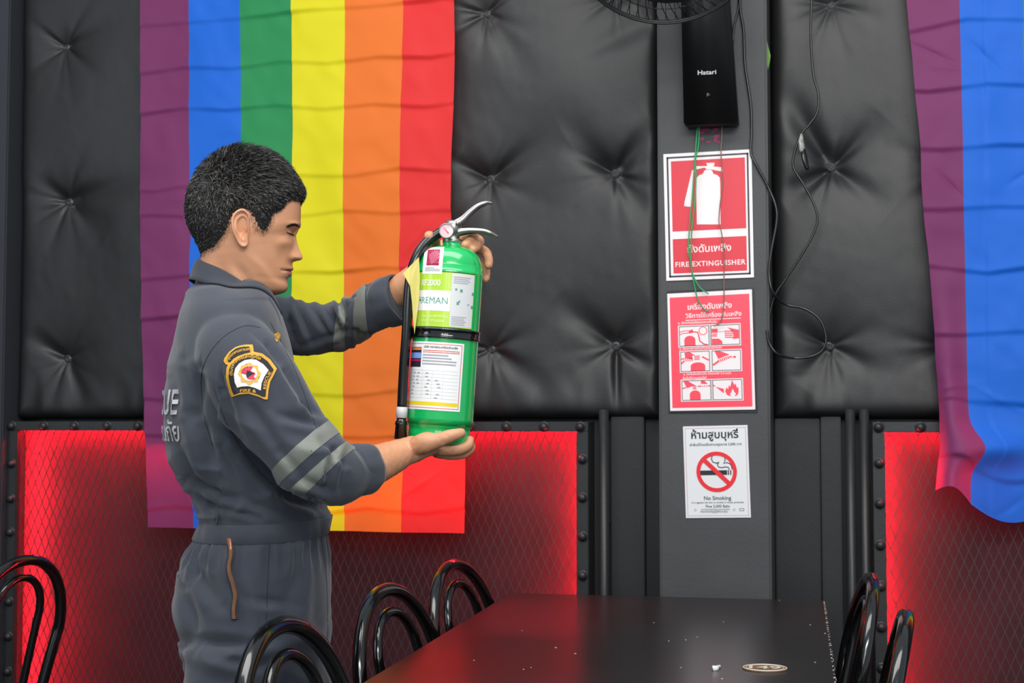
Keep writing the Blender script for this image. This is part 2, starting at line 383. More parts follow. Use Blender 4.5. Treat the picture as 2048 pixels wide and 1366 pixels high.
def flag_h(X, Z, seed, zt, zb):
    h = .009*vnoise(X, Z*.45, .14, seed) + .0016*vnoise(X*1.2+Z*.3, Z, .05, seed+1)
    rs = np.random.RandomState(seed)
    # packing folds: sharp horizontal creases every ~.16 m, each a small ridge with broken ends; and 3 vertical ones
    for z in np.arange(zb+.10, zt, .158):
        ph = rs.rand()*2; tw = np.abs(((X/.30+ph) % 1)*2-1)-.5; am_t = rs.uniform(-.022, .022); z = z + rs.uniform(-.02, .02)
        zz = z + am_t*tw + rs.uniform(-.03, .03)*(X+.3) + .004*vnoise(X, X*0+z*7, .22, seed+7) + .004*np.sin(X*5+z*5); d = Z-zz
        am = .0068*(.5+.8*vnoise(X, X*0+z*3, .2, seed+9)**2)
        h += .75*am*np.tanh(d/.0045)*np.exp(-np.abs(d)/.030) + .25*am*np.exp(-np.abs(d)/.006)
    for x in np.linspace(-.95, 1.6, 11):
        xx = x + .006*vnoise(Z, Z*0+x*3, .2, seed+13); d = X-xx
        h += .0030*np.tanh(d/.004)*np.exp(-np.abs(d)/.020)*(.4+.8*np.abs(vnoise(Z, Z*0+x*7, .3, seed+17)))
    # diagonal broken wrinkles
    for q in range(120):
        cx_, cz_ = rs.uniform(-1.2, 1.9), rs.uniform(zb, zt); a = rs.uniform(-.9, .9); L = rs.uniform(.03, .10); am = rs.uniform(.002, .0062)*rs.choice([-1, 1])
        u = (X-cx_)*math.cos(a)+(Z-cz_)*math.sin(a); v = -(X-cx_)*math.sin(a)+(Z-cz_)*math.cos(a)
        h += am*np.exp(-(u/L)**2)*np.exp(-np.abs(v)/.006)
    return h
yF = 3.90
ft = [onY(p, 0, yF).x for p in (284, 381, 484, 587, 694, 806, 903)]
fb = [onY(p, 1060, yF).x for p in (302, 398, 498, 596, 694, 813, 934)]
zF0, zF1 = onY(600, 0, yF).z, onY(600, 1059, yF).z
# run the borders on up past the frame
zup = 2.62; kk = (zup-zF0)/(zF0-zF1)
ftu = [a + (a-b)*kk for a, b in zip(ft, fb)]
def bulge(X, Y, Z, s, T):
    # the green/yellow/orange part hangs a little forward near the bottom; the red stripe swells outwards low down
    Y = Y - .02*np.clip((T-.4)/.6, 0, 1) - .018*np.sin(T*PI)
    X = X + .012*np.clip((s-.66)/.34, 0, 1)*np.sin((T*3.1)*PI)*.8
    return X, Y, Z
flag('rainbow_flag', ftu, fb, zup, zF1, yF, 'full rainbow flag hanging vertically on the padded wall behind the man', 5, bulge)
gt = [onY(p, 0, yF).x for p in (1797, 1920)]; gb = [onY(p, 980, yF).x for p in (1893, 1938)]
w = gt[1]-gt[0]
zG = onY(1950, 1010, yF).z
tops = [gt[0]+w*i for i in range(7)]; tops = [t-.004*i for i, t in enumerate(tops)]
kq = (zup-onY(1900, 990, yF).z)/(zF0-onY(1900, 990, yF).z); bots = [gt[0]+(gb[0]-gt[0]), gb[1]] + [gb[1]+.012+w*.97*i for i in range(1, 6)]
def curl(X, Y, Z, s, T):
    z0 = onY(1850, 500, yF).z; z1 = onY(1880, 870, yF).z
    edge = np.clip(1 - s*6, 0, 1)           # 1 at free left edge of purple
    d = np.clip((z0-Z)/(z0-z1), 0, 2.0)
    X = X + .020*np.sin(np.clip(d,0,2)*1.5)*edge*0
    Y = Y - .035*edge*np.clip(d, 0, 1.3)*np.sin(np.clip(s*6, 0, 1)*PI) - .03*np.clip(d-.8, 0, 1) - .02
    # hem lifts to the left corner and dips to the right
    low = np.clip((T-.80)/.20, 0, 1)
    Z = Z + low*(.018*np.cos(s*9)) - low*.030*np.clip(s*3.2, 0, 1.5) + low*.035*np.sin(np.clip(s*6, 0, 2)*PI)*.7
    X = X - low**2*.03*edge
    zc = onY(1940, 895, yF).z; bb = np.exp(-((Z-zc)/.045)**2)*np.exp(-((s-.19)/.12)**2); X = X + .038*bb; Y = Y - .03*bb
    Y = Y - .028*low*np.sin(np.clip(s*6, 0, 3)*2.6)
    return X, Y, Z
flag('rainbow_flag', tops, bots, 2.62, zG+.02, yF, 'rainbow flag at the right edge, purple and blue stripes showing, hem curled up', 9, curl)

# ------------------------------------------------------------------ table
M_table = mat('black_table_top', '1d1c1d', .29, bump=.12, bscale=200, bdist=.0006, var=.1, vscale=6, spec=.5)
specks(M_table, 'b9a9a2', .975, 7)
M_chip = mat('chipped_edge', '1f1b1c', .5); specks(M_chip, 'd0ccc6', .86, 60)
ZT = .74
pBL, pBR = onZ(1020, 1186, ZT), onZ(1648, 1198, ZT)
aT = math.atan2((pBR-pBL).y, (pBR-pBL).x) + math.radians(-2.2)
u = Vector((math.cos(aT), math.sin(aT), 0)); v = Vector((-u.y, u.x, 0)); TW = (pBR-pBL).length; TL = 1.75
tc_ = pBL + u*TW/2 - v*TL/2
troot = empty('dining_table', (tc_.x, tc_.y, 0), aT, 'black rectangular table with chipped edge and oval number plaque, in the foreground', 'table')
MB().box((0, 0, ZT-.0125), (TW, TL, .025), bev=.002).build('table_top', M_table, troot, False, True)
mb = MB(); mb.box((TW/2+.0004, 0, ZT-.0125), (.0012, TL-.006, .021)); mb.build('edge_band', M_chip, troot, False, True)
MB().box((0, 0, ZT-.06), (TW-.14, TL-.14, .07)).build('apron', M_blackm, troot, False, True)
for sx in (-1, 1):
    for sy in (-1, 1):
        MB().box((sx*(TW/2-.09), sy*(TL/2-.09), (ZT-.025)/2), (.04, .04, ZT-.025), bev=.004).build('leg', M_blackm, troot, False, True)
mb = MB(); rn = random.Random(12)
for i in range(34):
    yy_ = TL/2 - .02 - (i/34)**1.2*1.2 - rn.random()*.02; r_ = rn.uniform(.0012, .0034); n = 7
    mb.prism([(TW/2-.0015+r_*.8*math.cos(2*PI*k/n)*rn.uniform(.6, 1.1), yy_+r_*1.8*math.sin(2*PI*k/n)) for k in range(n)], lambda x, y, w: Vector((x, y, ZT+w)), .0008)
    mb.box((TW/2+.0014, yy_, ZT-.002-rn.random()*.008), (.0012, r_*2, r_*1.2))
for i in range(26): 
    r_ = rn.uniform(.0010, .0024); x_, y_ = rn.uniform(-TW/2, TW/2), rn.uniform(-TL/2, TL/2); mb.prism([(x_+r_*math.cos(2*PI*k/6), y_+r_*1.6*math.sin(2*PI*k/6)) for k in range(6)], lambda x, y, w: Vector((x, y, ZT+w)), .0006)
mb.build('paint_chips', mat('bare_chip', 'bdb6b0', .6), troot, False, True)['kind'] = 'stuff'
# number plaque
M_brown = mat('brown_plaque', '6f5138', .45, var=.25, vscale=60); M_cream = mat('cream_enamel', 'cfc6b4', .4)
def text_mesh(txt, size, bold=0, align='CENTER', space=1.0, res=3):
    c = bpy.data.curves.new('txt', 'FONT'); c.body = txt; c.size = size; c.align_x = align; c.offset = bold; c.space_character = space; c.resolution_u = res
    o = bpy.data.objects.new('txt', c); COL.objects.link(o); bpy.context.view_layer.update()
    dg = bpy.context.evaluated_depsgraph_get(); me = bpy.data.meshes.new_from_object(o.evaluated_get(dg))
    vs = [v.co.copy() for v in me.vertices]; fs = [tuple(p.vertices) for p in me.polygons]
    bpy.data.objects.remove(o); bpy.data.curves.remove(c); bpy.data.meshes.remove(me)
    return vs, fs
def text_on(name, txt, size, fn, m, parent, bold=0, align='CENTER', space=1.0, dx=0, dy=0, w=.0006, fit=None, res=3):
    vs, fs = text_mesh(txt, size, bold, align, space, res)
    if not vs: return None
    if fit:
        x0 = min(v.x for v in vs); x1 = max(v.x for v in vs); k = fit/(x1-x0); cx = (x0+x1)/2
        for v_ in vs: v_.x = (v_.x-cx)*k
    return meshpy(name, [fn(v_.x+dx, v_.y+dy, w) for v_ in vs], fs, m, parent, False)
pc = onZ(1530, 1338, ZT)
proot = empty('number_plaque', (pc.x, pc.y, ZT), aT, 'small brown oval plaque reading 149 on the black table', 'plaque')
def ell(a, b, n=40): return [(a*math.cos(2*PI*i/n), b*math.sin(2*PI*i/n)) for i in range(n)]
pf = lambda x, y, w: Vector((x, y, w))
a_, b_ = .0405, .0370
MB().prism(ell(a_, b_), lambda x, y, w: Vector((x, y, w)), .0025).build('plate', M_brown, proot, False, True)
mb = MB(); mb.tube([(x, y, .0025) for x, y in ell(a_*.97, b_*.97)], .0012, 6, closed=True); mb.tube([(x, y, .0026) for x, y in ell(a_*.84, b_*.82)], .0006, 5, closed=True); mb.build('rim', M_cream, proot, True, True)
vs, fs = text_mesh('149', .044, .0010)
xm = (min(q.x for q in vs)+max(q.x for q in vs))/2; ym = (min(q.y for q in vs)+max(q.y for q in vs))/2
meshpy('numerals', [(q.x-xm, q.y-ym, .0032) for q in vs], fs, M_cream, proot, False, True)
# crumb left on the table
cc = onZ(1430, 1341, ZT); cb = onZ(1433, 1331, ZT)
mb = MB(); mb.tube(smooth_path([cc+Vector((-.004, 0, .003)), cc+Vector((.002, .004, .003)), cc+Vector((.002, .018, .003)), cc+Vector((.006, .030, .003))], 4), [.0062-.0003*i for i in range(13)], 7)
o = mb.build('crumb', M_white); tag(o, 'small white crumb on the black table left of the oval plaque', 'crumb')

# ------------------------------------------------------------------ chairs
def make_chair(label, R=.0146, w=.365):
    root = empty('cafe_chair', (0,0,0), 0, label, 'chair', None)
    # local: seat centre at origin, chair faces +X, back at -X
    sz = .45; rec = .17
    def backpt(s, h):               # s across, h height above seat
        return Vector((-.19 - .30*h*rec/.17*.55 - .10*h*h, s, sz + h))
    def hoop(wd, top, zb):
        pts = []
        hw = wd/2
        for h in np.linspace(zb, top-hw*1.05, 7): pts.append(backpt(-hw*(.80+.20*min(1, h/(top-hw*1.05))), h))
        for a in np.linspace(PI, 0, 15)[1:-1]: pts.append(backpt(hw*math.cos(a), top-hw*1.05 + hw*1.05*math.sin(a)))
        for h in np.linspace(top-hw*1.05, zb, 7): pts.append(backpt(hw*(.80+.20*min(1, h/(top-hw*1.05))), h))
        return pts
    H_ = .84-sz
    MB().tube(smooth_path(hoop(w, H_, -.01), 3), R, 12).build('back_frame', M_blackm, root)
    MB().tube(smooth_path(hoop(w*.50, H_-.045, -.005), 3), R*.72, 10).build('inner_hoop', M_blackm, root)
    MB().lathe([(.001, sz-.012), (.17, sz-.012), (.192, sz-.006), (.197, sz+.002), (.190, sz+.012), (.16, sz+.022), (.08, sz+.028), (.001, sz+.03)], 36).build('seat', mat('black_vinyl_seat', '18181a', .35) if 'black_vinyl_seat' not in bpy.data.materials else bpy.data.materials['black_vinyl_seat'], root)
    MB().tube([(.197*math.cos(a), .197*math.sin(a), sz-.014) for a in np.linspace(0, 2*PI, 33)[:-1]], .009, 8, closed=True).build('seat_ring', M_blackm, root)
    for s in (-1, 1):
        MB().tube(smooth_path([(.13, s*.13, sz-.02), (.155, s*.15, .3), (.19, s*.175, .008)], 6), R, 10).build('leg', M_blackm, root)
        MB().tube(smooth_path([(-.185, s*w*.42, sz+.01), (-.175, s*.16, .30), (-.225, s*.18, .008)], 6), R, 10).build('leg', M_blackm, root)
    MB().tube([(.155*math.cos(a), .155*math.sin(a), .22) for a in np.linspace(0, 2*PI, 33)[:-1]], .007, 8, closed=True).build('leg_ring', M_blackm, root)
    return root
def dup(root, label):
    r = root.copy(); COL.objects.link(r); r['label'] = label
    for ch in list(root.children):
        c = ch.copy(); COL.objects.link(c); c.parent = r
    return r
def place(r, px, py, rz_cam, ztop=.84):
    """put the crown of the back at the pixel; rz_cam = facing direction (deg) in the camera-aligned frame"""
    p = onZ(px, py, ztop); rz = math.radians(rz_cam) + PSI
    off = Vector((-.19 - .165*.39*1.0 - .10*.39*.39, 0, 0)); off.x = -.19 - .30*.39*.55 - .10*.39**2
    off = Matrix.Rotation(rz, 3, 'Z') @ off
    r.location = (p.x-off.x, p.y-off.y, 0); r.rotation_euler = (0, 0, rz); 
ch = make_chair('bentwood-style black metal chair left of the table, middle of three, tight against the table edge')
place(ch, 772, 1180, -22)
c2 = dup(ch, 'bentwood-style black metal chair left of the table, furthest, nearest the red mesh wall'); place(c2, 906, 1130, -22)
c3 = dup(ch, 'bentwood-style black metal chair left of the table, closest, in front of the man'); place(c3, 560, 1250, -20, .866); c3.scale = (1, 1, 1.03)
c4 = dup(ch, 'bentwood-style black metal chair at the far left edge by the red mesh'); place(c4, 52, 1120, 158)
c5 = dup(ch, 'black metal chair right of the table, farther one of the two'); place(c5, 1742, 1158, 172)
c6 = dup(ch, 'black metal chair right of the table, nearer one, partly out of frame'); place(c6, 1812, 1234, 166)

# ------------------------------------------------------------------ wall fan on the column
M_fan = mat('matt_black_plastic', '0a0a0b', .45); M_fang = mat('black_fan_guard', '161617', .35)
yf_ = YC
def fb_pt(px, py, Y): return onY(px, py, Y)
fr = empty('wall_fan', (fb_pt(1420, 240, yf_).x, yf_, fb_pt(1420, 240, yf_).z), 0, 'black wall fan with wire guard mounted high on the column', 'fan')
z_b, z_t = onY(1420, 247, yf_-.07).z, 2.75
Yf = yf_-.07
xl0, xr0 = onY(1367, 240, Yf).x, onY(1475, 240, Yf).x; xl1, xr1 = onY(1362, 0, Yf).x, onY(1452, 0, Yf).x
kx = (z_t-z_b)/(onY(1420, 0, Yf).z-z_b); xl1 = xl0+(xl1-xl0)*kx; xr1 = xr0+(xr1-xr0)*kx*.75
def loft_box(a, b, ya, yb_, za, zb_):
    bm = bmesh.new(); v = []
    for (x0, x1, yy, z) in ((a[0], a[1], ya, za), (b[0], b[1], yb_, zb_)):
        v += [bm.verts.new((x0, yy, z)), bm.verts.new((x1, yy, z)), bm.verts.new((x1, yf_, z)), bm.verts.new((x0, yf_, z))]
    for i in range(4): bm.faces.new((v[i], v[(i+1) % 4], v[4+(i+1) % 4], v[4+i]))
    bm.faces.new(v[:4][::-1]); bm.faces.new(v[4:])
    bmesh.ops.recalc_face_normals(bm, faces=bm.faces)
    bmesh.ops.bevel(bm, geom=[e for e in bm.edges], offset=.006, segments=3, affect='EDGES')
    me = bpy.data.meshes.new('housing'); bm.to_mesh(me); bm.free(); me.polygons.foreach_set('use_smooth', [True]*len(me.polygons)); return me
link('housing', loft_box((xl0, xr0), (xl1, xr1), Yf, Yf-.01, z_b, z_t), M_fan, fr)
fw = lambda x, y, w: Vector((x, Yf-.0008-w, y))
M_logo = mat('logo_white', 'd8d8d8', .5); M_dim = mat('faint_print', '8a8a8a', .5)
q = onY(1414, 149, Yf-.004); q0 = onY(1396, 149, Yf).x; q1 = onY(1433, 149, Yf).x
text_on('lettering', 'Hatari', .0165, lambda x, y, w: Vector((x+q.x, Yf-.0052-w, y+q.z)), M_logo, fr, .0003, fit=(q1-q0), w=.0004)
q = onY(1417, 191, Yf-.004)
text_on('lettering', 'p.', .013, lambda x, y, w: Vector((x+q.x, Yf-.0052-w, y+q.z)), M_dim, fr, 0, w=.0004)
# head: guard disc, tilted down to the room
hc = onY(1332, -150, 3.40); tilt = math.radians(-56)
Rg = Matrix.Translation(hc) @ Matrix.Rotation(math.radians(8), 4, 'Z') @ Matrix.Rotation(PI/2 + math.radians(35), 4, 'X')
gr = .24; mb = MB()
for (rr, zz, t_) in ((gr, 0, .0045), (gr, .012, .003)): mb.tube([Rg @ Vector((rr*math.cos(a), rr*math.sin(a), zz)) for a in np.linspace(0, 2*PI, 65)[:-1]], t_, 8, closed=True)
for rr, zz in ((.05, .055), (.10, .05), (.155, .038), (.20, .020)): mb.tube([Rg @ Vector((rr*math.cos(a), rr*math.sin(a), zz)) for a in np.linspace(0, 2*PI, 49)[:-1]], .0015, 5, closed=True)
for k in range(60):
    a = 2*PI*k/60; pts = []
    for t_ in np.linspace(0, 1, 6): rr = .045+(gr-.045)*t_; b = a + t_*.35; pts.append(Rg @ Vector((rr*math.cos(b), rr*math.sin(b), .056*(1-t_**2.6))))
    mb.tube(pts, .0012, 4)
    pts = [Rg @ Vector((rr*math.cos(a), rr*math.sin(a), -.075*(1-((rr-.06)/(gr-.06))**2))) for rr in np.linspace(.06, gr, 6)]
    mb.tube(pts, .0012, 4)
mb.build('guard', M_fang, fr)
MB().lathe([(.001, .06), (.04, .06), (.045, .052), (.045, .045)], 24, Rg).build('guard_cap', M_fan, fr)
for k in range(3):
    a0 = 2*PI*k/3; P_ = []
    for i in range(9):
        rr = .035+(.195-.035)*i/8; row = []
        for j in range(7): s_ = (j/6-.5); b = a0 + s_*(1.35-.3*i/8) + .35*i/8; row.append(Rg @ Vector((rr*math.cos(b), rr*math.sin(b), -.012+s_*.035)))
        P_.append(row)
    MB().grid(P_).build('blade', mat('smoked_blade', '1a1a1c', .3) if k == 0 else bpy.data.materials['smoked_blade'], fr)
MB().lathe([(.001, .005), (.03, .0), (.036, -.02), (.036, -.04), (.07, -.06), (.075, -.12), (.06, -.16), (.001, -.17)], 28, Rg).build('motor_housing', M_fan, fr)
pm = Rg @ Vector((0, 0, -.13))
MB().tube(smooth_path([pm, (pm.x+.02, (pm.y+Yf)/2, pm.z-.01), ((xl1+xr1)/2, Yf+.02, 2.62)], 6), .02, 12).build('bracket_arm', M_fan, fr)

# ------------------------------------------------------------------ cables
def cable(name, pts, Y, r, m, label, cat='cable', dy=None, parent=None, per=8):
    P_ = [onY(a, b, Y if dy is None else dy(a, b)) for a, b in pts]
    o = MB().tube(smooth_path(P_, per), r, 8).build(name, m, parent)
    if label: tag(o, label, cat)
    return o
yr = 3.86                     # in front of the right padding
yy = lambda a, b: (YC-.010) if a < 1532 else (3.835 if a < 1556 else 3.868)
cable('power_cable', [(1478, -80), (1477, 8), (1468, 55), (1465, 110), (1466, 165), (1472, 178)], YC-.006, .0028, M_cable, 'short black cable loop beside the fan housing on the column')
cable('power_cable', [(1478, -60), (1480, 14), (1487, 60), (1490, 130), (1501, 205), (1503, 260), (1502, 306), (1513, 330), (1539, 380), (1552, 415), (1553, 445), (1543, 500), (1538, 545), (1546, 585), (1570, 608), (1610, 618), (1640, 640), (1652, 675), (1645, 700), (1622, 713), (1585, 716), (1555, 708), (1538, 685), (1534, 660)],
      0, .0036, M_cable, 'long black cable looping down the right side of the column', dy=yy)
cable('power_cable', [(1626, -60), (1622, 30), (1622, 90), (1627, 150), (1637, 190), (1634, 225), (1618, 250), (1603, 268), (1589, 305), (1587, 335), (1606, 367), (1624, 400), (1635, 435), (1626, 470), (1600, 515), (1570, 560), (1550, 590), (1540, 625), (1536, 655)],
      3.872, .0032, M_cable, 'black cable hanging over the padding right of the column, carrying the plug')
M_clear = mat('clear_plastic', 'a5a29c', .15, var=.4, vscale=90)
pr = empty('cable_plug', onY(1604, 275, 3.868), 0, 'grey and black plug hanging from the cable above the padding button', 'plug')
mb = MB().tube([onY(1603, 268, 3.868), onY(1602, 282, 3.866), onY(1605, 300, 3.866), onY(1607, 306, 3.866)], [.004, .0085, .010, .006], 10, flat=.6); mb.build('clear_cover', M_clear, pr)
mb = MB().tube([onY(1606, 298, 3.866), onY(1609, 318, 3.866), onY(1614, 336, 3.866), onY(1615, 340, 3.866)], [.007, .009, .007, .003], 10, flat=.7); mb.build('plug_body', M_cable, pr)
M_gw = mat('green_wire', '1fa05c', .35, spec=.6); M_bw = mat('brown_wire', '8a6558', .4)
ys = YC-.022
gw = empty('green_wire', onY(1397, 247, ys), 0, 'twisted pair of bright green wires hanging from the fan over the signs', 'wire')
cable('strand', [(1396, 244), (1392, 290), (1389, 330), (1384, 400), (1380, 440), (1377, 500), (1381, 520), (1384, 545), (1393, 590), (1399, 605), (1408, 618), (1419, 624)], ys, .0018, M_gw, None, parent=gw)
cable('strand', [(1399, 244), (1397, 290), (1391, 320), (1392, 350), (1390, 400), (1384, 455), (1382, 500), (1382, 525), (1386, 550), (1400, 575), (1417, 588)], ys-.002, .0018, M_gw, None, parent=gw)
cable('brown_wire', [(1443, 244), (1444, 270), (1442, 300), (1443, 330), (1445, 370), (1440, 410), (1438, 445), (1443, 465), (1447, 500), (1448, 560), (1448, 590), (1446, 625), (1440, 645), (1427, 652)], ys, .0015, M_bw, 'single thin brown wire hanging from the fan over the red signs', 'wire')
# torn pink sticker remains
M_pink = mat('pink_paper', 'b02f66', .6)
st = MB(); rnd = random.Random(3)
for (a, b, w_, h_) in [(1422, 250, 26, 7), (1410, 258, 16, 8), (1404, 265, 7, 6), (1404, 278, 7, 5), (1417, 284, 9, 4), (1432, 259, 9, 5), (1434, 272, 11, 5), (1431, 280, 7, 8), (1437, 284, 5, 5), (1426, 264, 6, 3)]:
    n = 9; pts = []
    for i in range(n):
        t_ = 2*PI*i/n; k_ = .6+.5*rnd.random(); p = onY(a+w_*.62*k_*math.cos(t_), b+h_*.68*k_*math.sin(t_)-w_*.15*math.cos(t_)*(.5 if w_ > 12 else 0), YC-.0005); pts.append((p.x, p.z))
    st.prism(pts, lambda x, z, w: Vector((x, YC-w, z)), .0007)
o = st.build('sticker_remains', M_pink, None, False); tag(o, 'torn pink sticker remains on the column below the fan', 'sticker')
# bit of green leaf caught beside the column
lf = [(1534, 82), (1537, 95), (1541, 110), (1539, 125), (1536, 140), (1534, 128), (1533, 105)]
mb = MB(); mb.prism([(onY(a, b, 3.85).x, onY(a, b, 3.85).z) for a, b in lf], lambda x, z, w: Vector((x+.0012*0, 3.852-w-.004*math.sin(x*300), z)), .0012)
o = mb.build('leaf', mat('green_leaf', '6f9a4a', .5), None, False); tag(o, 'slim green leaf tip sticking out at the right edge of the column', 'leaf')
# small bent wire pieces on the mesh

# ------------------------------------------------------------------ signs on the column
M_signred = mat('sign_red', 'e03040', .42); M_signred2 = mat('sign_pinkish_red', 'ff4a5e', .4); M_pale = mat('sign_ivory', 'f6ecec', .4)
M_dark = mat('sign_dark_line', '2c2e38', .45); M_ban = mat('ban_red', 'f02632', .4); M_txt = mat('sign_black_text', '20222e', .45); M_grey = mat('sign_grey_text', '55555c', .5); M_pinkl = mat('pink_line', 'c88a98', .5)
class Sign:
    """coordinates: photo pixels inside the sign, mapped bilinearly onto the board lying on the column face"""
    def __init__(s, name, quad, label, th=.004, m=M_pale, cat='sign', base=0):
        s.q = [onY(a, b, YC-.0005) for a, b in quad]       # TL TR BR BL on the column face
        s.px = quad; s.th = th
        cx = sum((p for p in s.q), Vector())/4
        s.root = empty(name, (cx.x, YC, cx.z), 0, label, cat)
        MB().prism([(p.x, p.z) for p in (s.q[0], s.q[3], s.q[2], s.q[1])], lambda x, z, w: Vector((x, YC-base-w, z)), th-base).build('board', m, s.root, False)
        tl, tr, br, bl = s.q; s.o = bl; s.ux = ((br-bl)+(tr-tl))/2; s.uz = ((tl-bl)+(tr-br))/2
        s.W, s.Hh = s.ux.length, s.uz.length
    def P(s, u, v, w):                                      # u,v in 0..1 from bottom-left
        tl, tr, br, bl = s.q; a = bl.lerp(br, u); b = tl.lerp(tr, u); p = a.lerp(b, v); return Vector((p.x, YC-s.th-w, p.z))
    def pr(s, mb, poly, w=.0004): return mb.prism(poly, lambda u, v, t: s.P(u, v, t + w-.0003), .0003)
    def rect(s, mb, a, b, c, d, w=.0004): return s.pr(mb, [(a, b), (c, b), (c, d), (a, d)], w)
    def frame(s, mb, a, b, c, d, tx, w=.0004):
        ty = tx*s.W/s.Hh; s.rect(mb, a, b, c, b+ty, w); s.rect(mb, a, d-ty, c, d, w); s.rect(mb, a, b, a+tx, d, w); s.rect(mb, c-tx, b, c, d, w)
    def text(s, txt, u, v, width, m, bold=0, w=.0008, hgt=None, sp=1.0):
        vs, fs = text_mesh(txt, .02, bold, space=sp); x0 = min(q.x for q in vs); x1 = max(q.x for q in vs); k = width*s.W/(x1-x0)
        ky = k if hgt is None else hgt
        meshpy('lettering', [s.P(u + ((q.x-x0)*k)/s.W - width/2, v + q.y*ky/s.Hh, w) for q in vs], fs, m, s.root, False)
    def line(s, mb, pts, t, w=.0006):
        P_ = [Vector((a*s.W, b*s.Hh)) for a, b in pts]; L = []; R_ = []
        for i, p in enumerate(P_):
            d = (P_[min(i+1, len(P_)-1)] - P_[max(i-1, 0)]).normalized(); n = Vector((-d.y, d.x))*t/2; L.append(p+n); R_.append(p-n)
        for i in range(len(P_)-1):
            s.pr(mb, [(q.x/s.W, q.y/s.Hh) for q in (R_[i], R_[i+1], L[i+1], L[i])], w)
    def disc(s, mb, u, v, r, w=.0006, n=28, r2=None):
        c = [(u + r*math.cos(2*PI*i/n)/s.W, v + r*math.sin(2*PI*i/n)/s.Hh) for i in range(n)]
        if r2 is None: s.pr(mb, c, w)
        else:
            c2 = [(u + r2*math.cos(2*PI*i/n)/s.W, v + r2*math.sin(2*PI*i/n)/s.Hh) for i in range(n)]
            for i in range(n): s.pr(mb, [c[i], c[(i+1) % n], c2[(i+1) % n], c2[i]], w)
def fromzoom(poly, x0, y0, x1, y1): return [((x-x0)/(x1-x0), 1-(y-y0)/(y1-y0)) for x, y in poly]

# 1: extinguisher location sign
s1 = Sign('safety_sign', [(1327, 309), (1503, 299), (1508, 555), (1333, 562)], 'red and white sign with extinguisher symbol and Thai and English writing, highest on the column')
d = MB(); s1.frame(d, .035, .025, .965, .975, .02); d.build('border_line', M_dark, s1.root, False)
r = MB(); s1.rect(r, .085, .385, .925, .94); s1.rect(r, .085, .055, .925, .325); r.build('red_panel', M_signred, s1.root, False)
Z1 = lambda poly: fromzoom([(x - (y-180)*.018, y + (x-500)*.05) for x, y in poly], 128, 100, 915, 1275)
g = MB()
body = [(424, 785), (418, 400), (424, 355), (445, 332), (480, 318), (492, 290), (515, 278), (545, 278), (562, 290), (572, 318), (610, 332), (630, 355), (634, 400), (636, 785)]
body = [(x+3, y-15) for x, y in body]
s1.pr(g, Z1(body), .0008)
s1.pr(g, Z1([(510, 205), (585, 200), (585, 225), (570, 235), (655, 245), (660, 282), (640, 280), (550, 262), (522, 268), (500, 245), (425, 262), (405, 300), (395, 265), (420, 232), (520, 232), (520, 215)]), .0008)
s1.pr(g, Z1([(385, 270), (412, 270), (378, 610), (312, 600), (318, 560)]), .0008)
g.build('extinguisher_symbol', M_pale, s1.root, False)
s1.text('ถังดับเพลิง', .50, .215, .50, M_pale, .0003)
s1.text('FIRE EXTINGUISHER', .51, .105, .80, M_pale, .0003, sp=1.12)
# 2: instruction sign with a thin black backing tray
bk = Sign('sign_tray', [(1334, 582), (1508, 575), (1515, 825), (1338, 826)], 'thin black tray behind the red Thai instruction sign', .003, M_black, 'tray')
s2 = Sign('instruction_sign', [(1335, 588), (1504, 579), (1511, 819), (1341, 822)], 'red instruction sign with six hand and flame pictures, middle of the column', .007, base=.0032)
r = MB(); s2.rect(r, .028, .025, .968, .965); r.build('red_panel', M_signred2, s2.root, False)
s2.text('เครื่องดับเพลิง', .50, .855, .52, M_pale, .0004)
s2.text('วิธีการใช้เครื่องดับเพลิง', .54, .785, .66, M_pale, .0003)
g = MB(); s2.rect(g, .21, .762, .86, .768, .0008); g.build('underline', M_pale, s2.root, False)
s2.text('๑. ดึงสลักนิรภัยออกจากคันบีบ', .35, .735, .46, M_pale, .0003)
s2.text('๒. จับปลายสายฉีดแล้วยกหันไปทางไฟ', .38, .517, .50, M_pale, .0003)
s2.text('๓. กดคันบีบเข้าหากัน ห่างจากไฟ 2-4 เมตร', .45, .300, .56, M_pale, .0003)
s2.text('ฉีดไปที่ฐานของไฟ', .30, .265, .28, M_pale, .0003)
cells = [(.130, .545, .485, .715), (.505, .545, .845, .715), (.140, .330, .485, .500), (.510, .330, .850, .500), (.145, .085, .490, .255), (.510, .085, .855, .255)]
w_ = MB(); ln = MB(); arts = [MB() for _ in range(6)]
for (a, b, c, d2) in cells:
    s2.rect(w_, a-.012, b-.008, c+.012, d2+.008, .0008)
    s2.frame(ln, a, b, c, d2, .007, .0012)
w_.build('white_panel', M_pale, s2.root, False); ln.build('picture_frame', M_dark, s2.root, False)
def C(i, pts): a, b, c, d2 = cells[i]; return [(a+(c-a)*x, b+(d2-b)*y) for x, y in pts]
arch = lambda x0, x1, y1, y0=.03: [(x0, y0)] + [(x0+(x1-x0)*(.5-.5*math.cos(t)), y0+(y1-y0)*(.55+.45*math.sin(t)) ) for t in np.linspace(0, PI, 12)] + [(x1, y0)]
s2.pr(arts[0], C(0, arch(.17, .54, .52)), .0012); s2.pr(arts[0], C(0, [(.33, .78), (.46, .84), (.46, .66), (.33, .64)]), .0012)
s2.line(arts[0], C(0, [(.02, .70), (.15, .77), (.35, .77)]), .002, .0012); s2.line(arts[0], C(0, [(.02, .58), (.15, .66), (.35, .66)]), .002, .0012)
s2.line(arts[0], C(0, [(.44, .72), (.62, .68), (.66, .5), (.68, .25), (.82, .08), (.95, .04)]), .0035, .0012); s2.disc(arts[0], *C(0, [(.80, .74)])[0], .0115, .0012, 20, .0095)
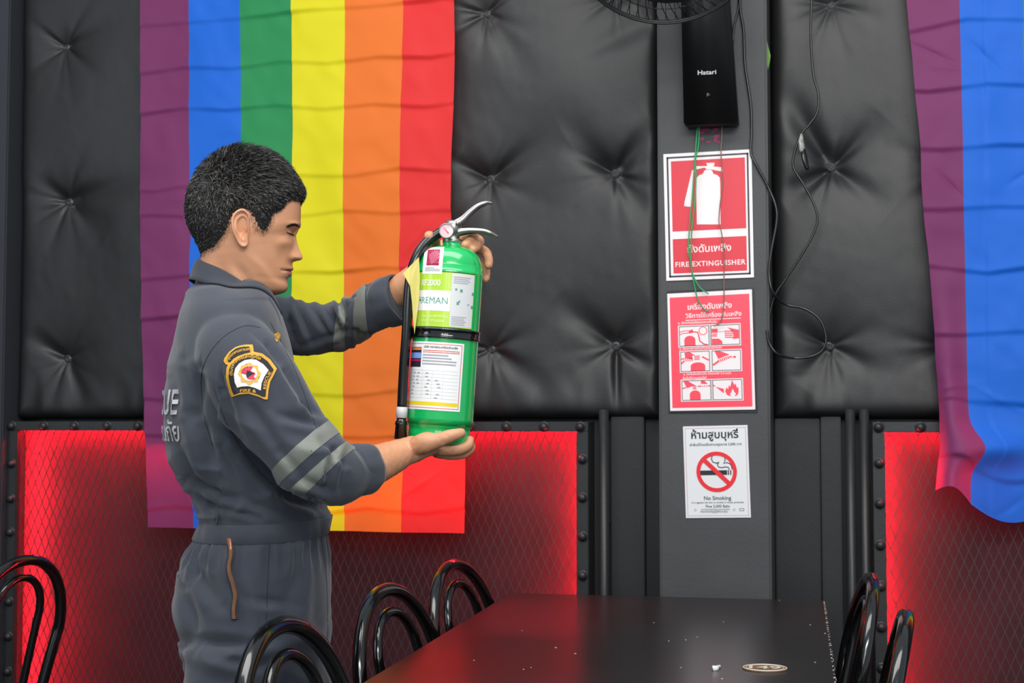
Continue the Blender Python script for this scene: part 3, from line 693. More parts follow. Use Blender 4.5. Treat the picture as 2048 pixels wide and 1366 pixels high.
s2.rect(arts[1], *(C(1, [(.03, .62), (.24, .82)])[0] + C(1, [(.03, .62), (.24, .82)])[1]), .0012)
for k in range(3): s2.line(arts[1], C(1, [(.03, .56-.06*k), (.22, .56-.06*k)]), .002, .0012)
s2.pr(arts[1], C(1, [(.03, .04), (.40, .04), (.38, .2), (.28, .32), (.03, .33)]), .0012)
s2.pr(arts[1], C(1, [(.58, .86), (.97, .72), (.97, .30), (.75, .28), (.78, .42), (.76, .62)]), .0012)
s2.line(arts[1], C(1, [(.25, .66), (.5, .66)]), .001, .0012)
for k in range(4): s2.line(arts[1], C(1, [(.48, .68-.1*k), (.76, .66-.1*k)]), .0028, .0012)
for i in (2, 3, 4):
    pass
s2.pr(arts[2], C(2, arch(.34, .84, .45)), .0012); s2.pr(arts[2], C(2, [(.14, .95), (.32, .97), (.50, .80), (.40, .78), (.42, .6), (.16, .68)]), .0012)
for k in range(4): s2.line(arts[2], C(2, [(.16+.07*k, .68), (.20+.07*k, .52)]), .0025, .0012)
for k in range(3): s2.line(arts[2], C(2, [(.47, .76-.08*k), (.66, .76-.08*k)]), .0025, .0012)
s2.line(arts[2], C(2, [(.74, .72), (.97, .54)]), .004, .0012); s2.line(arts[2], C(2, [(.02, .40), (.14, .55)]), .004, .0012); s2.line(arts[2], C(2, [(.02, .62), (.14, .66)]), .003, .0012)
s2.pr(arts[3], C(3, [(.10, .97), (.28, .97), (.62, .78), (.44, .70), (.22, .58)]), .0012)
for k in range(5): s2.line(arts[3], C(3, [(.28+.065*k, .58+.03*k), (.33+.065*k, .44+.035*k)]), .003, .0012)
s2.line(arts[3], C(3, [(.03, .28), (.26, .50)]), .005, .0012); s2.line(arts[3], C(3, [(.60, .67), (.69, .67)]), .004, .0012); s2.line(arts[3], C(3, [(.73, .66), (.83, .66)]), .005, .0012)
s2.pr(arts[4], C(4, arch(.27, .64, .50)), .0012); s2.pr(arts[4], C(4, [(.06, .97), (.22, .97), (.46, .76), (.18, .62)]), .0012); s2.pr(arts[4], C(4, [(.66, .97), (.78, .97), (.90, .80), (.66, .82)]), .0012)
for k in range(3): s2.line(arts[4], C(4, [(.38, .72-.07*k), (.50, .72-.07*k)]), .0025, .0012)
for k in range(4): s2.line(arts[4], C(4, [(.64+.07*k, .74), (.64+.07*k, .66)]), .0025, .0012)
s2.line(arts[4], C(4, [(.54, .70), (.64, .70)]), .003, .0012); s2.line(arts[4], C(4, [(.9, .71), (.99, .70)]), .003, .0012); s2.line(arts[4], C(4, [(.03, .60), (.15, .66)]), .003, .0012)
s2.pr(arts[5], C(5, [(.10, .66), (.38, .54), (.38, .34), (.34, .36)]), .0012); s2.line(arts[5], C(5, [(.02, .74), (.08, .68)]), .003, .0012)
flame = [(.62, .16), (.48, .24), (.42, .42), (.47, .62), (.52, .52), (.56, .74), (.60, .62), (.66, .97), (.74, .72), (.78, .80), (.82, .58), (.87, .62), (.88, .40), (.84, .24), (.74, .15), (.78, .30), (.72, .40), (.68, .55), (.62, .36), (.58, .28)]
a_f = C(5, flame)
def tri_fill(mb, poly, s, w):
    from mathutils.geometry import tessellate_polygon
    vs_ = [s.P(u_, v_, w) for u_, v_ in poly]; t = tessellate_polygon([[Vector((p[0], p[1], 0)) for p in poly]]); mb.add(vs_, t)
tri_fill(arts[5], a_f, s2, .0012)
for q_ in arts: q_.build('pictogram', M_signred2, s2.root, False)
# 3: no smoking
s3 = Sign('no_smoking_sign', [(1366, 853), (1495, 850), (1502, 1035), (1372, 1036)], 'white no smoking sign with red ring, lowest on the column', .0025, M_white)
g = MB(); s3.frame(g, .03, .022, .97, .978, .006); g.build('border_line', M_pinkl, s3.root, False)
s3.text('ห้ามสูบบุหรี่', .49, .865, .73, M_txt, .0004)
s3.text('ฝ่าฝืนมีโทษปรับตามกฎหมาย 2,000 บาท', .50, .785, .80, M_grey, .0003)
g = MB(); s3.disc(g, .50, .50, .0528*1.0, .0016, 56, .0428)
s3.line(g, [(.50-.205, .50+.142), (.50+.205, .50-.142)], .011, .0022); g.build('ban_ring', M_ban, s3.root, False)
g = MB(); s3.rect(g, .235, .465, .66, .515, .0010); s3.rect(g, .672, .465, .69, .515, .0010); s3.rect(g, .708, .465, .725, .515, .0010)
sm = lambda L: [((x-395)/(1170-395) - (y-120)*.00003, 1-(y-130)/(1220-130)) for x, y in L]
s3.line(g, sm([(775, 465), (745, 485), (735, 520), (750, 560), (790, 572), (815, 568)]), .0022, .001)
s3.line(g, sm([(820, 478), (865, 478), (895, 505), (898, 545), (880, 580), (915, 568), (955, 580), (975, 610), (980, 650)]), .0022, .001)
s3.line(g, sm([(825, 560), (805, 590), (820, 620), (860, 628), (900, 618), (935, 625), (948, 655)]), .0022, .001)
g.build('cigarette', M_txt, s3.root, False)
s3.text('No Smoking', .50, .195, .42, M_grey, .0003)
s3.text("It is against the law to smoke in these premises", .50, .158, .80, M_grey, .0001)
s3.text('Fine 2,000 Baht', .50, .112, .37, M_grey, .0002)
g = MB(); s3.disc(g, .15, .085, .003, .0006, 18, .0024); s3.disc(g, .75, .085, .003, .0006, 18, .0024); s3.frame(g, .83, .073, .90, .10, .006, .0006); g.build('emblem', M_grey, s3.root, False)
s3.text('กระทรวงสาธารณสุข กรมควบคุมโรค', .46, .085, .44, M_grey, .0001); s3.text('พระราชบัญญัติควบคุม', .44, .058, .42, M_grey, .0001)

# ------------------------------------------------------------------ fire extinguisher held by the man
M_egreen = mat('green_cylinder_paint', '0fb45c', .22, coat=.8, coatr=.06, bump=.05, bscale=40)
M_chrome = mat('cast_metal', '989593', .38, metal=.92, bump=.1, bscale=300, bdist=.0004); M_rub = mat('black_rubber_hose', '111112', .25, spec=.6)
ED = 2.575
eb, et = H(877, 887, ED), H(905, 478, ED)
ez = (et-eb).normalized(); ex = (RT - ez*RT.dot(ez)).normalized(); ey = ez.cross(ex)
EM = Matrix(((ex.x, ey.x, ez.x, eb.x), (ex.y, ey.y, ez.y, eb.y), (ex.z, ey.z, ez.z, eb.z), (0, 0, 0, 1)))
def E(x, y, z): return EM @ Vector((x, y, z))
def Epx(px, py, dd=0):
    """local x,z of a pixel at the extinguisher's own depth"""
    p = EM.inverted() @ H(px, py, ED+dd); return p
EL = (et-eb).length; ER = .0588
eroot = empty('fire_extinguisher', eb, 0, 'green fire extinguisher with black hose held up by the man', 'extinguisher')
prof = [(.001, .004), (.040, .003), (.046, 0), (.0520, .002), (.0545, .008), (.0555, .016), (.0545, .024), (.0555, .028), (.0578, .034), (ER, .044), (ER, .15), (ER, .300), (.0578, .312), (.0545, .325), (.048, .337), (.038, .3455), (.028, .3495), (.020, .3515), (.0165, .3545), (.0165, .362), (.001, .362)]
pr_ = smooth_path([Vector((r_, 0, z_)) for r_, z_ in prof], 3)
prs = [(max(.0008, p.x), p.z) for p in pr_]
MB().lathe(prs, 96, EM).build('cylinder', M_egreen, eroot)
zs_ = np.array([p[1] for p in prs]); rs_ = np.array([p[0] for p in prs]); 
def Rz(z):
    m = zs_ > .03; o = np.argsort(zs_[m]); return float(np.interp(z, zs_[m][o], rs_[m][o]))
def SF(th, z, w): r = Rz(z)+.0003+w; return E(r*math.sin(th), -r*math.cos(th), z)
def wrap(name, th0, th1, z0, z1, m, w=.0002, nz=None, parent=None):
    n = max(2, int(abs(th1-th0)/.06)); nz = nz or max(2, int(abs(z1-z0)/.004)); P_ = []
    for j in range(nz+1):
        z = z0 + (z1-z0)*j/nz; P_.append([SF(th0+(th1-th0)*i/n, z, w) for i in range(n+1)])
    return MB().grid(P_).build(name, m, parent or eroot)
def PZ(py): return (887-py)/(887-478)*EL          # photo row -> height on the cylinder
def TH(px, py):                                    # photo column -> angle
    ax = 877 + (887-py)/(887-478)*28; R_ = ER*FOC/(ED-.03); return math.asin(max(-1, min(1, (px-ax)/R_)))
M_lime = mat('lime_label', 'b6dc3c', .3, coat=.4); M_lbl = mat('white_label', 'f4f4f2', .3, coat=.4); M_lgrey = mat('pale_grey_label', 'dcdcdc', .35, coat=.3)
M_lred = mat('label_red_line', 'e06a5a', .4); M_lyel = mat('label_yellow', 'f0d61c', .4); M_tgreen = mat('label_green_text', '5aa08c', .5); M_mag = mat('magenta_print', 'a8234c', .4)
M_ltxt = mat('label_small_print', 'a6a6ae', .5); M_photo = mat('label_photo_dark', '2a2433', .4); M_lblue = mat('label_blue', '7da0e8', .4); M_lpale = mat('lime_pale', 'e2f2a0', .4)
l1 = wrap('product_label', -1.28, .88, PZ(659), PZ(551), M_lime)
wrap('label_panel', .12, .86, PZ(657), PZ(553), M_lgrey, .0004, parent=l1)
wrap('label_panel', -1.28, .11, PZ(628), PZ(588), M_lbl, .0004, parent=l1)
wrap('label_line', -1.28, .88, PZ(550), PZ(551.5), M_black, .0004, 1, l1); wrap('label_line', -1.28, .88, PZ(660.5), PZ(659), M_black, .0004, 1, l1)
def cyl_text(name, txt, th, z, size, m, parent, bold=0, w=.0006, fit=None):
    vs, fs = text_mesh(txt, size, bold); x0 = min(q.x for q in vs); x1 = max(q.x for q in vs); k = (fit/(x1-x0)) if fit else 1
    meshpy(name, [SF(th + ((q.x-x0)*k)/ER, z+q.y, w) for q in vs], fs, m, parent, False)
cyl_text('lettering', 'RF2000', TH(846, 575), PZ(579), .0155, M_lbl, l1, .0002, fit=.040)
cyl_text('lettering', 'FIREMAN', TH(845, 607)-.16, PZ(614), .0165, M_tgreen, l1, .0, fit=.0625)
cyl_text('lettering', 'Clean Agent BF2000 Fire', TH(846, 640), PZ(641), .006, M_lpale, l1, .0001, fit=.05)
cyl_text('lettering', 'NON CFC EXTINGUISHER', TH(846, 646), PZ(650), .006, M_lpale, l1, .0001, fit=.045)
def bars(th0, th1, z0, z1, n, m, parent, w=.0006, fill=.45, seed=1, mn=.6):
    rn = random.Random(seed); mb = MB()
    for i in range(n):
        z = z0 + (z1-z0)*(i+.5)/n; hh = abs(z1-z0)/n*fill; te = th0 + (th1-th0)*(mn+(1-mn)*rn.random()); k = 6
        P_ = [[SF(th0+(te-th0)*j/k, z+s*hh/2, w) for j in range(k+1)] for s in (-1, 1)]; mb.grid(P_)
    return mb.build('small_print', m, parent)
bars(.17, .82, PZ(573), PZ(558), 4, M_ltxt, l1, seed=3); bars(.17, .80, PZ(655), PZ(636), 6, M_ltxt, l1, seed=4); 
mb = MB()
for (a, b, w_, h_) in [(915, 584, 4, 4), (925, 586, 5, 6), (947, 590, 4, 6), (918, 611, 5, 6), (921, 607, 3, 4), (938, 612, 4, 2), (945, 616, 4, 6)]:
    t0, t1 = TH(a-w_/2, b), TH(a+w_/2, b); mb.grid([[SF(t0+(t1-t0)*i/2, PZ(b+s*h_/2), .0006) for i in range(3)] for s in (-1, 1)])
mb.build('pictogram', M_tgreen, l1)
cyl_text('lettering', '•', TH(845, 610)-.08, PZ(612), .012, M_black, l1)
l2 = wrap('inspection_label', -1.35, .64, PZ(822), PZ(689), M_lbl)
def frame_c(t0, t1, z0, z1, tz, m, par, w=.0004):
    tt = tz/ER; mb = MB()
    for (a, b, c, d) in ((t0, t1, z0, z0+tz), (t0, t1, z1-tz, z1), (t0, t0+tt, z0, z1), (t1-tt, t1, z0, z1)):
        n = 12; mb.grid([[SF(a+(b-a)*i/n, c, w) for i in range(n+1)], [SF(a+(b-a)*i/n, d, w) for i in range(n+1)]])
    mb.build('border_line', m, par)
frame_c(-1.35, .58, PZ(818.5), PZ(692.5), .0012, M_lred, l2)
wrap('yellow_strip', -1.3, .54, PZ(813), PZ(806), M_lyel, .0004, 1, l2)
wrap('label_photo', -1.35, -.70, PZ(739), PZ(700), M_photo, .0005, 1, l2); wrap('label_stripe', -1.35, -.70, PZ(722), PZ(711), M_lblue, .0008, 1, l2); wrap('label_stripe', -1.35, -.70, PZ(706), PZ(701), mat('label_orange', 'e8843a', .4), .0008, 1, l2); wrap('label_stripe', -1.35, -.70, PZ(728), PZ(724), M_mag, .0008, 1, l2)
cyl_text('lettering', 'บริษัท ตรวจสอบเครื่องดับเพลิง', -.62, PZ(701), .0055, M_photo, l2, .0001, fit=.062)
bars(-.64, .52, PZ(711), PZ(704), 2, M_lred, l2, seed=5, mn=.95); bars(-.64, .5, PZ(735), PZ(712), 4, M_ltxt, l2, seed=6)
mb = MB()
for i in range(9): 
    z = PZ(745+i*6.8); mb.grid([[SF(-1.3+1.8*k/16, z, .0005) for k in range(17)], [SF(-1.3+1.8*k/16, z+.00035, .0005) for k in range(17)]])
for t_ in (-1.12, -.95, -.6, -.28, .05): mb.grid([[SF(t_, PZ(799), .0005), SF(t_+.006, PZ(799), .0005)], [SF(t_, PZ(745), .0005), SF(t_+.006, PZ(745), .0005)]])
mb.build('table_lines', mat('label_rule', 'b9b9c0', .5), l2)
mb = MB(); rn = random.Random(8)
for i in range(8):
    for t_ in (-1.1, -.88, -.52, -.2):
        if rn.random() < .7: z = PZ(750+i*6.8); a = t_+rn.random()*.1; mb.grid([[SF(a, z-.001, .0006), SF(a+.10, z-.001, .0006)], [SF(a, z+.0006, .0006), SF(a+.10, z+.0006, .0006)]])
mb.build('handwriting', M_ltxt, l2)
def wrapx(name, t0, t1, z0, z1, m, w, parent):
    x0_, x1_ = ER*math.sin(t0), ER*math.sin(t1); rows = []
    for j in range(19):
        z = z0+(z1-z0)*j/18; rows.append([SF(math.asin(max(-.99, min(.99, (x0_+(x1_-x0_)*i/8)/Rz(z)))), z, w) for i in range(9)])
    return MB().grid(rows).build(name, m, parent)
l3 = wrapx('sticker', TH(849, 525), TH(889, 525), PZ(556), PZ(500), M_lbl, .0006, eroot)
wrapx('sticker_panel', TH(857, 520), TH(882, 520), PZ(539), PZ(506), M_mag, .0010, l3)
mb = MB(); c0 = (TH(866, 536), PZ(538))
for k in range(7):
    a = -.75+k*.27; a2 = a+.10; p = []
    for aa in (a, a2): p.append((c0[0]+math.sin(aa)*.030/ER*.62, c0[1]+math.cos(aa)*.0265))
    mb.grid([[SF(c0[0]+(p[q_][0]-c0[0])*j/8*.9, c0[1]+(p[q_][1]-c0[1])*j/8, .0015) for j in range(9)] for q_ in (0, 1)])
mb.build('ray_emblem', mat('pink_print', 'e58aa0', .4), l3)
bars(TH(853, 548), TH(884, 548), PZ(551), PZ(542), 3, M_ltxt, l3, w=.0012, seed=2)
# strap with clip
zb_ = PZ(671)
mb = MB(); mb.grid([[E((ER+o)*math.cos(t_), (ER+o)*math.sin(t_), zb_+z_) for t_ in np.linspace(0, 2*PI, 65)[:-1]] for o, z_ in ((.0, -.0085), (.003, -.0085), (.003, -.006), (.0022, -.005), (.0022, .005), (.003, .006), (.003, .0085), (.0, .0085))], True)
mb.build('strap', M_blackm, eroot)
mb = MB(); q = Epx(806, 676); mb.box((0, 0, 0), (.020, .030, .024), bev=.003); mb.v = [tuple(EM @ (Vector(v_) + Vector((-ER-.008, -.006, zb_)))) for v_ in mb.v]; mb.build('hose_clip', M_blackm, eroot)
# hose and nozzle
hp = [(884, 463, .0), (866, 474, -.004), (848, 490, -.010), (834, 512, -.018), (824, 540, -.024), (818, 575, -.028), (815, 620, -.03), (813, 665, -.03), (809, 720, -.028), (806, 770, -.026), (804, 815, -.026)]
hpts = smooth_path([H(a, b, ED+d_) for a, b, d_ in hp], 8)
MB().tube(hpts, .0088, 16).build('hose', M_rub, eroot)
n0, n1 = H(804, 814, ED-.026), H(803, 836, ED-.026)
MB().tube([n0, n0.lerp(n1, .03), n0.lerp(n1, .97), n1], [.0088, .0098, .0098, .0088], 18).build('hose_collar', mat('pale_sleeve', 'c8c8cc', .35), eroot)
a_, b_ = n1, H(801, 878, ED-.026)
MB().tube([a_, a_.lerp(b_, .12), a_.lerp(b_, .16), a_.lerp(b_, .25), a_.lerp(b_, .29), a_.lerp(b_, .33), a_.lerp(b_, .96), b_, b_.lerp(a_, .08), b_.lerp(a_, .3)], [.0085, .0085, .0105, .0105, .012, .0100, .0112, .0108, .008, .007], 20).build('nozzle', M_blackm, eroot)
# valve, gauge, levers
zn = .360
mb = MB().lathe([(.0165, zn-.004), (.0175, zn-.001), (.0175, zn+.004), (.0125, zn+.006), (.0125, zn+.012), (.015, zn+.014), (.015, zn+.034), (.010, zn+.038), (.001, zn+.038)], 28, EM)
mb.build('valve_body', M_chrome, eroot)
def lever(name, pts, wds, hgt, th):
    """pressed U-channel along a path in the photo plane"""
    P_ = smooth_path([H(a, b, ED) for a, b in pts], 6); n = len(P_); rows = []
    for i, p in enumerate(P_):
        t_ = (P_[min(i+1, n-1)]-P_[max(0, i-1)]).normalized(); nrm = t_.cross(FH).normalized(); w_ = np.interp(i/(n-1), np.linspace(0, 1, len(wds)), wds); h_ = np.interp(i/(n-1), np.linspace(0, 1, len(hgt)), hgt)
        if nrm.z < 0: nrm = -nrm
        sec = [(-w_, -h_), (-w_, -.001), (-w_*.8, .0), (0, .0012), (w_*.8, 0), (w_, -.001), (w_, -h_), (w_-th, -h_), (w_-th, -.003), (-w_+th, -.003), (-w_+th, -h_)]
        rows.append([p + FH*a + nrm*b for a, b in sec])
    mb = MB().grid(rows, True); k = len(rows[0]); mb.f.append(tuple(range(k))); mb.f.append(tuple(range((n-1)*k, n*k)))
    return mb.build(name, M_chrome, eroot, True)
lever('squeeze_lever', [(888, 457), (905, 444), (922, 434), (938, 420), (955, 408), (972, 403), (985, 405)], [.009, .012, .011, .010, .009, .005], [.014, .016, .011, .009, .007, .003], .002)
lever('carry_handle', [(896, 466), (912, 459), (930, 457), (950, 457), (970, 459), (985, 465), (997, 473)], [.010, .012, .012, .011, .010, .006], [.012, .012, .009, .008, .007, .003], .002)
mb = MB().tube([H(915, 447, ED-.016), H(915, 447, ED+.016)], .0032, 12); mb.build('pivot_pin', M_chrome, eroot)
gc = H(893, 462, ED-.030); Gm = Matrix.Translation(gc) @ (-FH).to_track_quat('Z', 'Y').to_matrix().to_4x4()
MB().lathe([(.001, -.018), (.006, -.018), (.006, -.006), (.0125, -.005), (.0137, -.003), (.0137, .004), (.0125, .0055), (.0118, .005), (.0116, .0035)], 32, Gm, cap=False).build('gauge_ring', M_chrome, eroot)
g_ = MB().lathe([(.0118, .0034), (.0005, .0036)], 32, Gm, cap=False).build('gauge_face', mat('gauge_face_pink', 'e6b9c0', .35, coat=1), eroot)
mb = MB().prism([(-.001, -.006), (.001, -.006), (.0003, .008), (-.0003, .008)], lambda x, y, w: Gm @ Vector((x*math.cos(.7)-y*math.sin(.7), x*math.sin(.7)+y*math.cos(.7), .0040+w)), .0003); mb.build('needle', M_ban, g_, False)
mb = MB().tube([H(889, 464, ED-.004), H(897, 462, ED-.004)], .0095, 16); mb.build('hose_fitting', M_chrome, eroot)
# yellow paper tag tucked behind the hose
yt = [(806, 546, -.045), (822, 530, -.040), (838, 514, -.034), (840, 560, -.034), (838, 600, -.036), (833, 640, -.036), (829, 668, -.038), (826, 640, -.040), (824, 605, -.042), (820, 572, -.044)]
tg = [H(a, b, ED+d_-.006) for a, b, d_ in yt]; n = len(tg); th_ = FH*.0005
MB().add(tg+[p+th_ for p in tg], [tuple(range(n)), tuple(reversed(range(n, 2*n)))]+[(i, n+i, n+(i+1) % n, (i+1) % n) for i in range(n)]).build('paper_tag', mat('yellow_paper', 'f4e88a', .6, transl=.3), eroot, False)

# ------------------------------------------------------------------ the man
AL = math.radians(12); D0 = 2.62
FWD = (RT*math.cos(AL) + FH*math.sin(AL)).normalized()          # the way he faces
RGT = (RT*math.sin(AL) - FH*math.cos(AL)).normalized()          # his right side, towards the camera
feet = H(520, 1366, D0); feet = Vector((feet.x, feet.y, 0))
man = empty('person', feet, 0, 'person in grey-blue coveralls with sleeve patch, holding up the extinguisher', 'person')
M_skin = mat('skin', 'd0946e', .45, sss=.05, var=.06, vscale=14, vcol='d49a76', bump=.12, bscale=260, bdist=.0005)
M_lip = mat('lips', 'b87263', .45, sss=.1)
M_cloth = mat('slate_coverall_cloth', '3c404a', .8, bump=.35, bscale=1400, bdist=.0004, sheen=.25, spec=.25, var=.06, vscale=20)
M_hair = mat('black_hair', '141312', .5, spec=.35); M_hair2 = mat('grey_hair', '6e6a66', .5, spec=.4); M_stub = mat('clipped_hair', '3c3029', .7)
def ring_loft(rings, n=48):
    """rings: (centre, axisA, axisB) -> closed loft"""
    mb = MB(); rows = []
    for c, A, B in rings: rows.append([c + A*math.cos(2*PI*k/n) + B*math.sin(2*PI*k/n) for k in range(n)])
    mb.grid(rows, True); m_ = len(rows); mb.f.append(tuple(reversed(range(n)))); mb.f.append(tuple(range((m_-1)*n, m_*n)))
    return mb
def interp_rows(tab, per=5):
    P_ = [np.array(t, float) for t in tab]; out = []
    for i in range(len(P_)-1):
        p0 = P_[max(i-1, 0)]; p1 = P_[i]; p2 = P_[i+1]; p3 = P_[min(i+2, len(P_)-1)]
        for k in range(per):
            t = k/per; out.append(.5*((2*p1)+(p2-p0)*t+(2*p0-5*p1+4*p2-p3)*t*t+(3*p1-p0-3*p2+p3)*t**3))
    out.append(P_[-1]); return out
TOR = [(556, 402, 515, .050), (575, 384, 535, .064), (598, 370, 549, .124), (630, 355, 566, .174), (680, 343, 583, .200), (740, 335, 597, .203), (800, 329, 608, .198), (860, 328, 619, .190), (920, 340, 630, .180),
       (965, 364, 640, .172), (1000, 388, 648, .166), (1035, 400, 653, .162), (1062, 401, 655, .162), (1090, 380, 659, .172), (1150, 362, 663, .176), (1220, 355, 665, .178), (1280, 364, 664, .175), (1330, 378, 662, .17), (1400, 385, 660, .165)]
def torso_rings(scale=1.0, per=4, tab=TOR):
    R_ = []
    for y, xl, xr, b in interp_rows(tab, per):
        c = H((xl+xr)/2, y, D0); e = (xr-xl)/2*D0/FOC; a = math.sqrt(max(.0005, e*e-(b*math.sin(AL))**2))/math.cos(AL)
        R_.append((c, FWD*a*scale, RGT*b*scale))
    return R_
def limb(pts, n=32, per=6):
    """pts: (px,py,depth,r) ; smooth tapering tube"""
    P_ = interp_rows([tuple(H(p[0], p[1], p[2])) + (p[3],) for p in pts], per)
    return MB().tube([Vector(p[:3]) for p in P_], [float(p[3]) for p in P_], n)
def remesh(mbs, voxel, name, smooth=4, it2=0):
    big = MB()
    for m_ in mbs: big.add(m_.v, m_.f)
    me = bpy.data.meshes.new(name); me.from_pydata(big.v, [], big.f); o = bpy.data.objects.new(name, me); COL.objects.link(o)
    bm = bmesh.new(); bm.from_mesh(me); bmesh.ops.recalc_face_normals(bm, faces=bm.faces); bm.to_mesh(me); bm.free()
    r = o.modifiers.new('r', 'REMESH'); r.mode = 'VOXEL'; r.voxel_size = voxel; r.adaptivity = 0
    s_ = o.modifiers.new('s', 'SMOOTH'); s_.factor = .5; s_.iterations = smooth
    bpy.context.view_layer.update(); dg = bpy.context.evaluated_depsgraph_get()
    m2 = bpy.data.meshes.new_from_object(o.evaluated_get(dg)); bpy.data.objects.remove(o); bpy.data.meshes.remove(me)
    V = np.empty(len(m2.vertices)*3); m2.vertices.foreach_get('co', V); V = V.reshape(-1, 3)
    N_ = np.empty(len(m2.vertices)*3); m2.vertices.foreach_get('normal', N_); N_ = N_.reshape(-1, 3)
    F = np.array([p.vertices[:] for p in m2.polygons]); bpy.data.meshes.remove(m2)
    return V, N_, F
RTn, UPn, FWn = np.array(RT), np.array(UP), np.array(FW)
def proj(V):
    d = V - np.array(CP); z = d @ FWn; return 1024 + FOC*(d @ RTn)/z, 683 - FOC*(d @ UPn)/z
# ---- coverall volume
hipR, hipL = D0-.092, D0+.092
SL_R = [(444, 688, 2.56, .044), (456, 692, 2.50, .057), (470, 706, 2.455, .0675), (500, 750, 2.43, .076), (548, 828, 2.42, .073), (598, 898, 2.415, .068), (640, 940, 2.41, .063), (672, 950, 2.425, .054), (700, 945, 2.445, .045), (728, 939, 2.465, .0395)]
SL_L = [(425, 655, 2.79, .07), (500, 655, 2.80, .066), (560, 655, 2.81, .057), (620, 656, 2.81, .051), (672, 655, 2.79, .048), (716, 638, 2.75, .046), (760, 611, 2.71, .0445), (797, 598, 2.69, .043)]
legs = []
for d_, sgn in ((hipR, 1), (hipL, -1)):
    base = H(512, 1300, D0) + RGT*(.09*sgn); b0 = Vector((base.x, base.y, 0))
    tab = [(.86, .0, .105, .085), (.76, -.005, .118, .098), (.62, .0, .108, .094), (.48, .01, .095, .086), (.34, .0, .088, .080), (.2, -.01, .083, .076), (.095, -.005, .082, .074)]
    legs.append(ring_loft([(b0 + FWD*f_ + UPZ*z_, FWD*a, RGT*b) for z_, f_, a, b in interp_rows(tab, 4)]))
shR, shL = limb([(440, 680, 2.62, .048), (450, 680, 2.54, .052), (462, 694, 2.48, .060)]), limb([(440, 668, 2.62, .052), (428, 668, 2.72, .058), (430, 672, 2.79, .066)])
V, N_, F = remesh([ring_loft(torso_rings()), limb(SL_R), limb(SL_L), shR, shL] + legs, .0042, 'cov', 26)
# cloth folds: real relief, carved where the photo shows creases and gathers
X_, Y_ = proj(V); near = (N_ @ -FWn) > -.25
def fold(x0, y0, x1, y1, w, d, side=None):
    dx, dy = x1-x0, y1-y0; L2 = dx*dx+dy*dy; t = np.clip(((X_-x0)*dx+(Y_-y0)*dy)/L2, 0, 1)
    ax = X_-(x0+t*dx); ay = Y_-(y0+t*dy); dist = np.hypot(ax, ay); sg = np.sign(ax*(-dy)+ay*dx)
    env = np.sin(np.clip(t, .06, .94)*PI)**.5
    g = -1.5*d*env*np.exp(-(dist/w)**2) + .9*d*env*np.exp(-((dist*sg-w*1.7)/(w*1.2))**2)
    return np.where(near, g, 0)
depthv = (V - np.array(CP)) @ np.array(FH)
isL = (depthv > 2.705) & (X_ > 575) & (Y_ < 740)
isR = (depthv < 2.55) & (X_ > 440) & (Y_ > 600) & (Y_ < 1060)
g = np.zeros(len(V))
for f_ in [(400, 740, 395, 830, 12, .006), (395, 830, 440, 960, 14, .008), (372, 720, 390, 850, 10, .004), (440, 900, 480, 990, 12, .006), (350, 880, 400, 985, 12, .005), (375, 960, 470, 1005, 9, .008), (385, 985, 430, 1020, 8, .006), (470, 995, 600, 1040, 9, .004),
           (480, 900, 560, 980, 12, .006), (560, 990, 640, 1015, 12, .012), (420, 1010, 520, 1035, 7, .004), (345, 760, 370, 820, 9, .003), (410, 860, 420, 960, 12, .004)]: g += fold(*f_)
for f_ in [(385, 1085, 372, 1140, 6, .006), (402, 1085, 385, 1160, 6, .006), (418, 1085, 410, 1130, 5, .005), (432, 1080, 430, 1140, 5, .004), (395, 1150, 440, 1210, 14, .006), (372, 1180, 400, 1270, 14, .010), (385, 1285, 500, 1290, 14, .014), (400, 1305, 520, 1330, 12, .007), (520, 1200, 560, 1205, 8, .003),
           (600, 1120, 560, 1260, 12, .003), (480, 1300, 640, 1250, 12, .004), (480, 1075, 470, 1150, 8, .003), (500, 1200, 600, 1210, 10, .003), (560, 1090, 640, 1060, 8, .003), (625, 1080, 640, 1300, 12, .002)]: g += fold(*f_)
gl = np.zeros(len(V))
for f_ in [(590, 610, 625, 680, 6, .006), (612, 600, 660, 670, 6, .005), (640, 600, 690, 690, 6, .005), (570, 630, 600, 700, 7, .005), (675, 596, 690, 640, 5, .009), (668, 610, 672, 690, 5, .005), (705, 600, 715, 690, 5, .006), (738, 580, 750, 670, 6, .004), (600, 690, 700, 660, 6, .004), (555, 610, 585, 650, 6, .005), (760, 570, 775, 650, 6, .003), (690, 592, 725, 600, 5, .006)]: gl += fold(*f_)
g += np.where(isL, gl, 0)
gr_ = np.zeros(len(V))
for f_ in [(505, 660, 560, 720, 8, .004), (540, 690, 600, 800, 9, .005), (575, 740, 640, 850, 8, .004), (490, 800, 560, 900, 12, .005), (440, 760, 480, 880, 10, .005), (560, 830, 640, 850, 9, .005), (640, 880, 690, 930, 6, .005), (665, 900, 650, 990, 6, .006), (690, 900, 680, 980, 5, .004), (600, 960, 660, 985, 8, .006),
           (560, 900, 610, 960, 8, .003), (425, 700, 445, 780, 8, .004), (600, 800, 645, 830, 7, .004)]: gr_ += fold(*f_)
g += np.where(isR, gr_, 0)
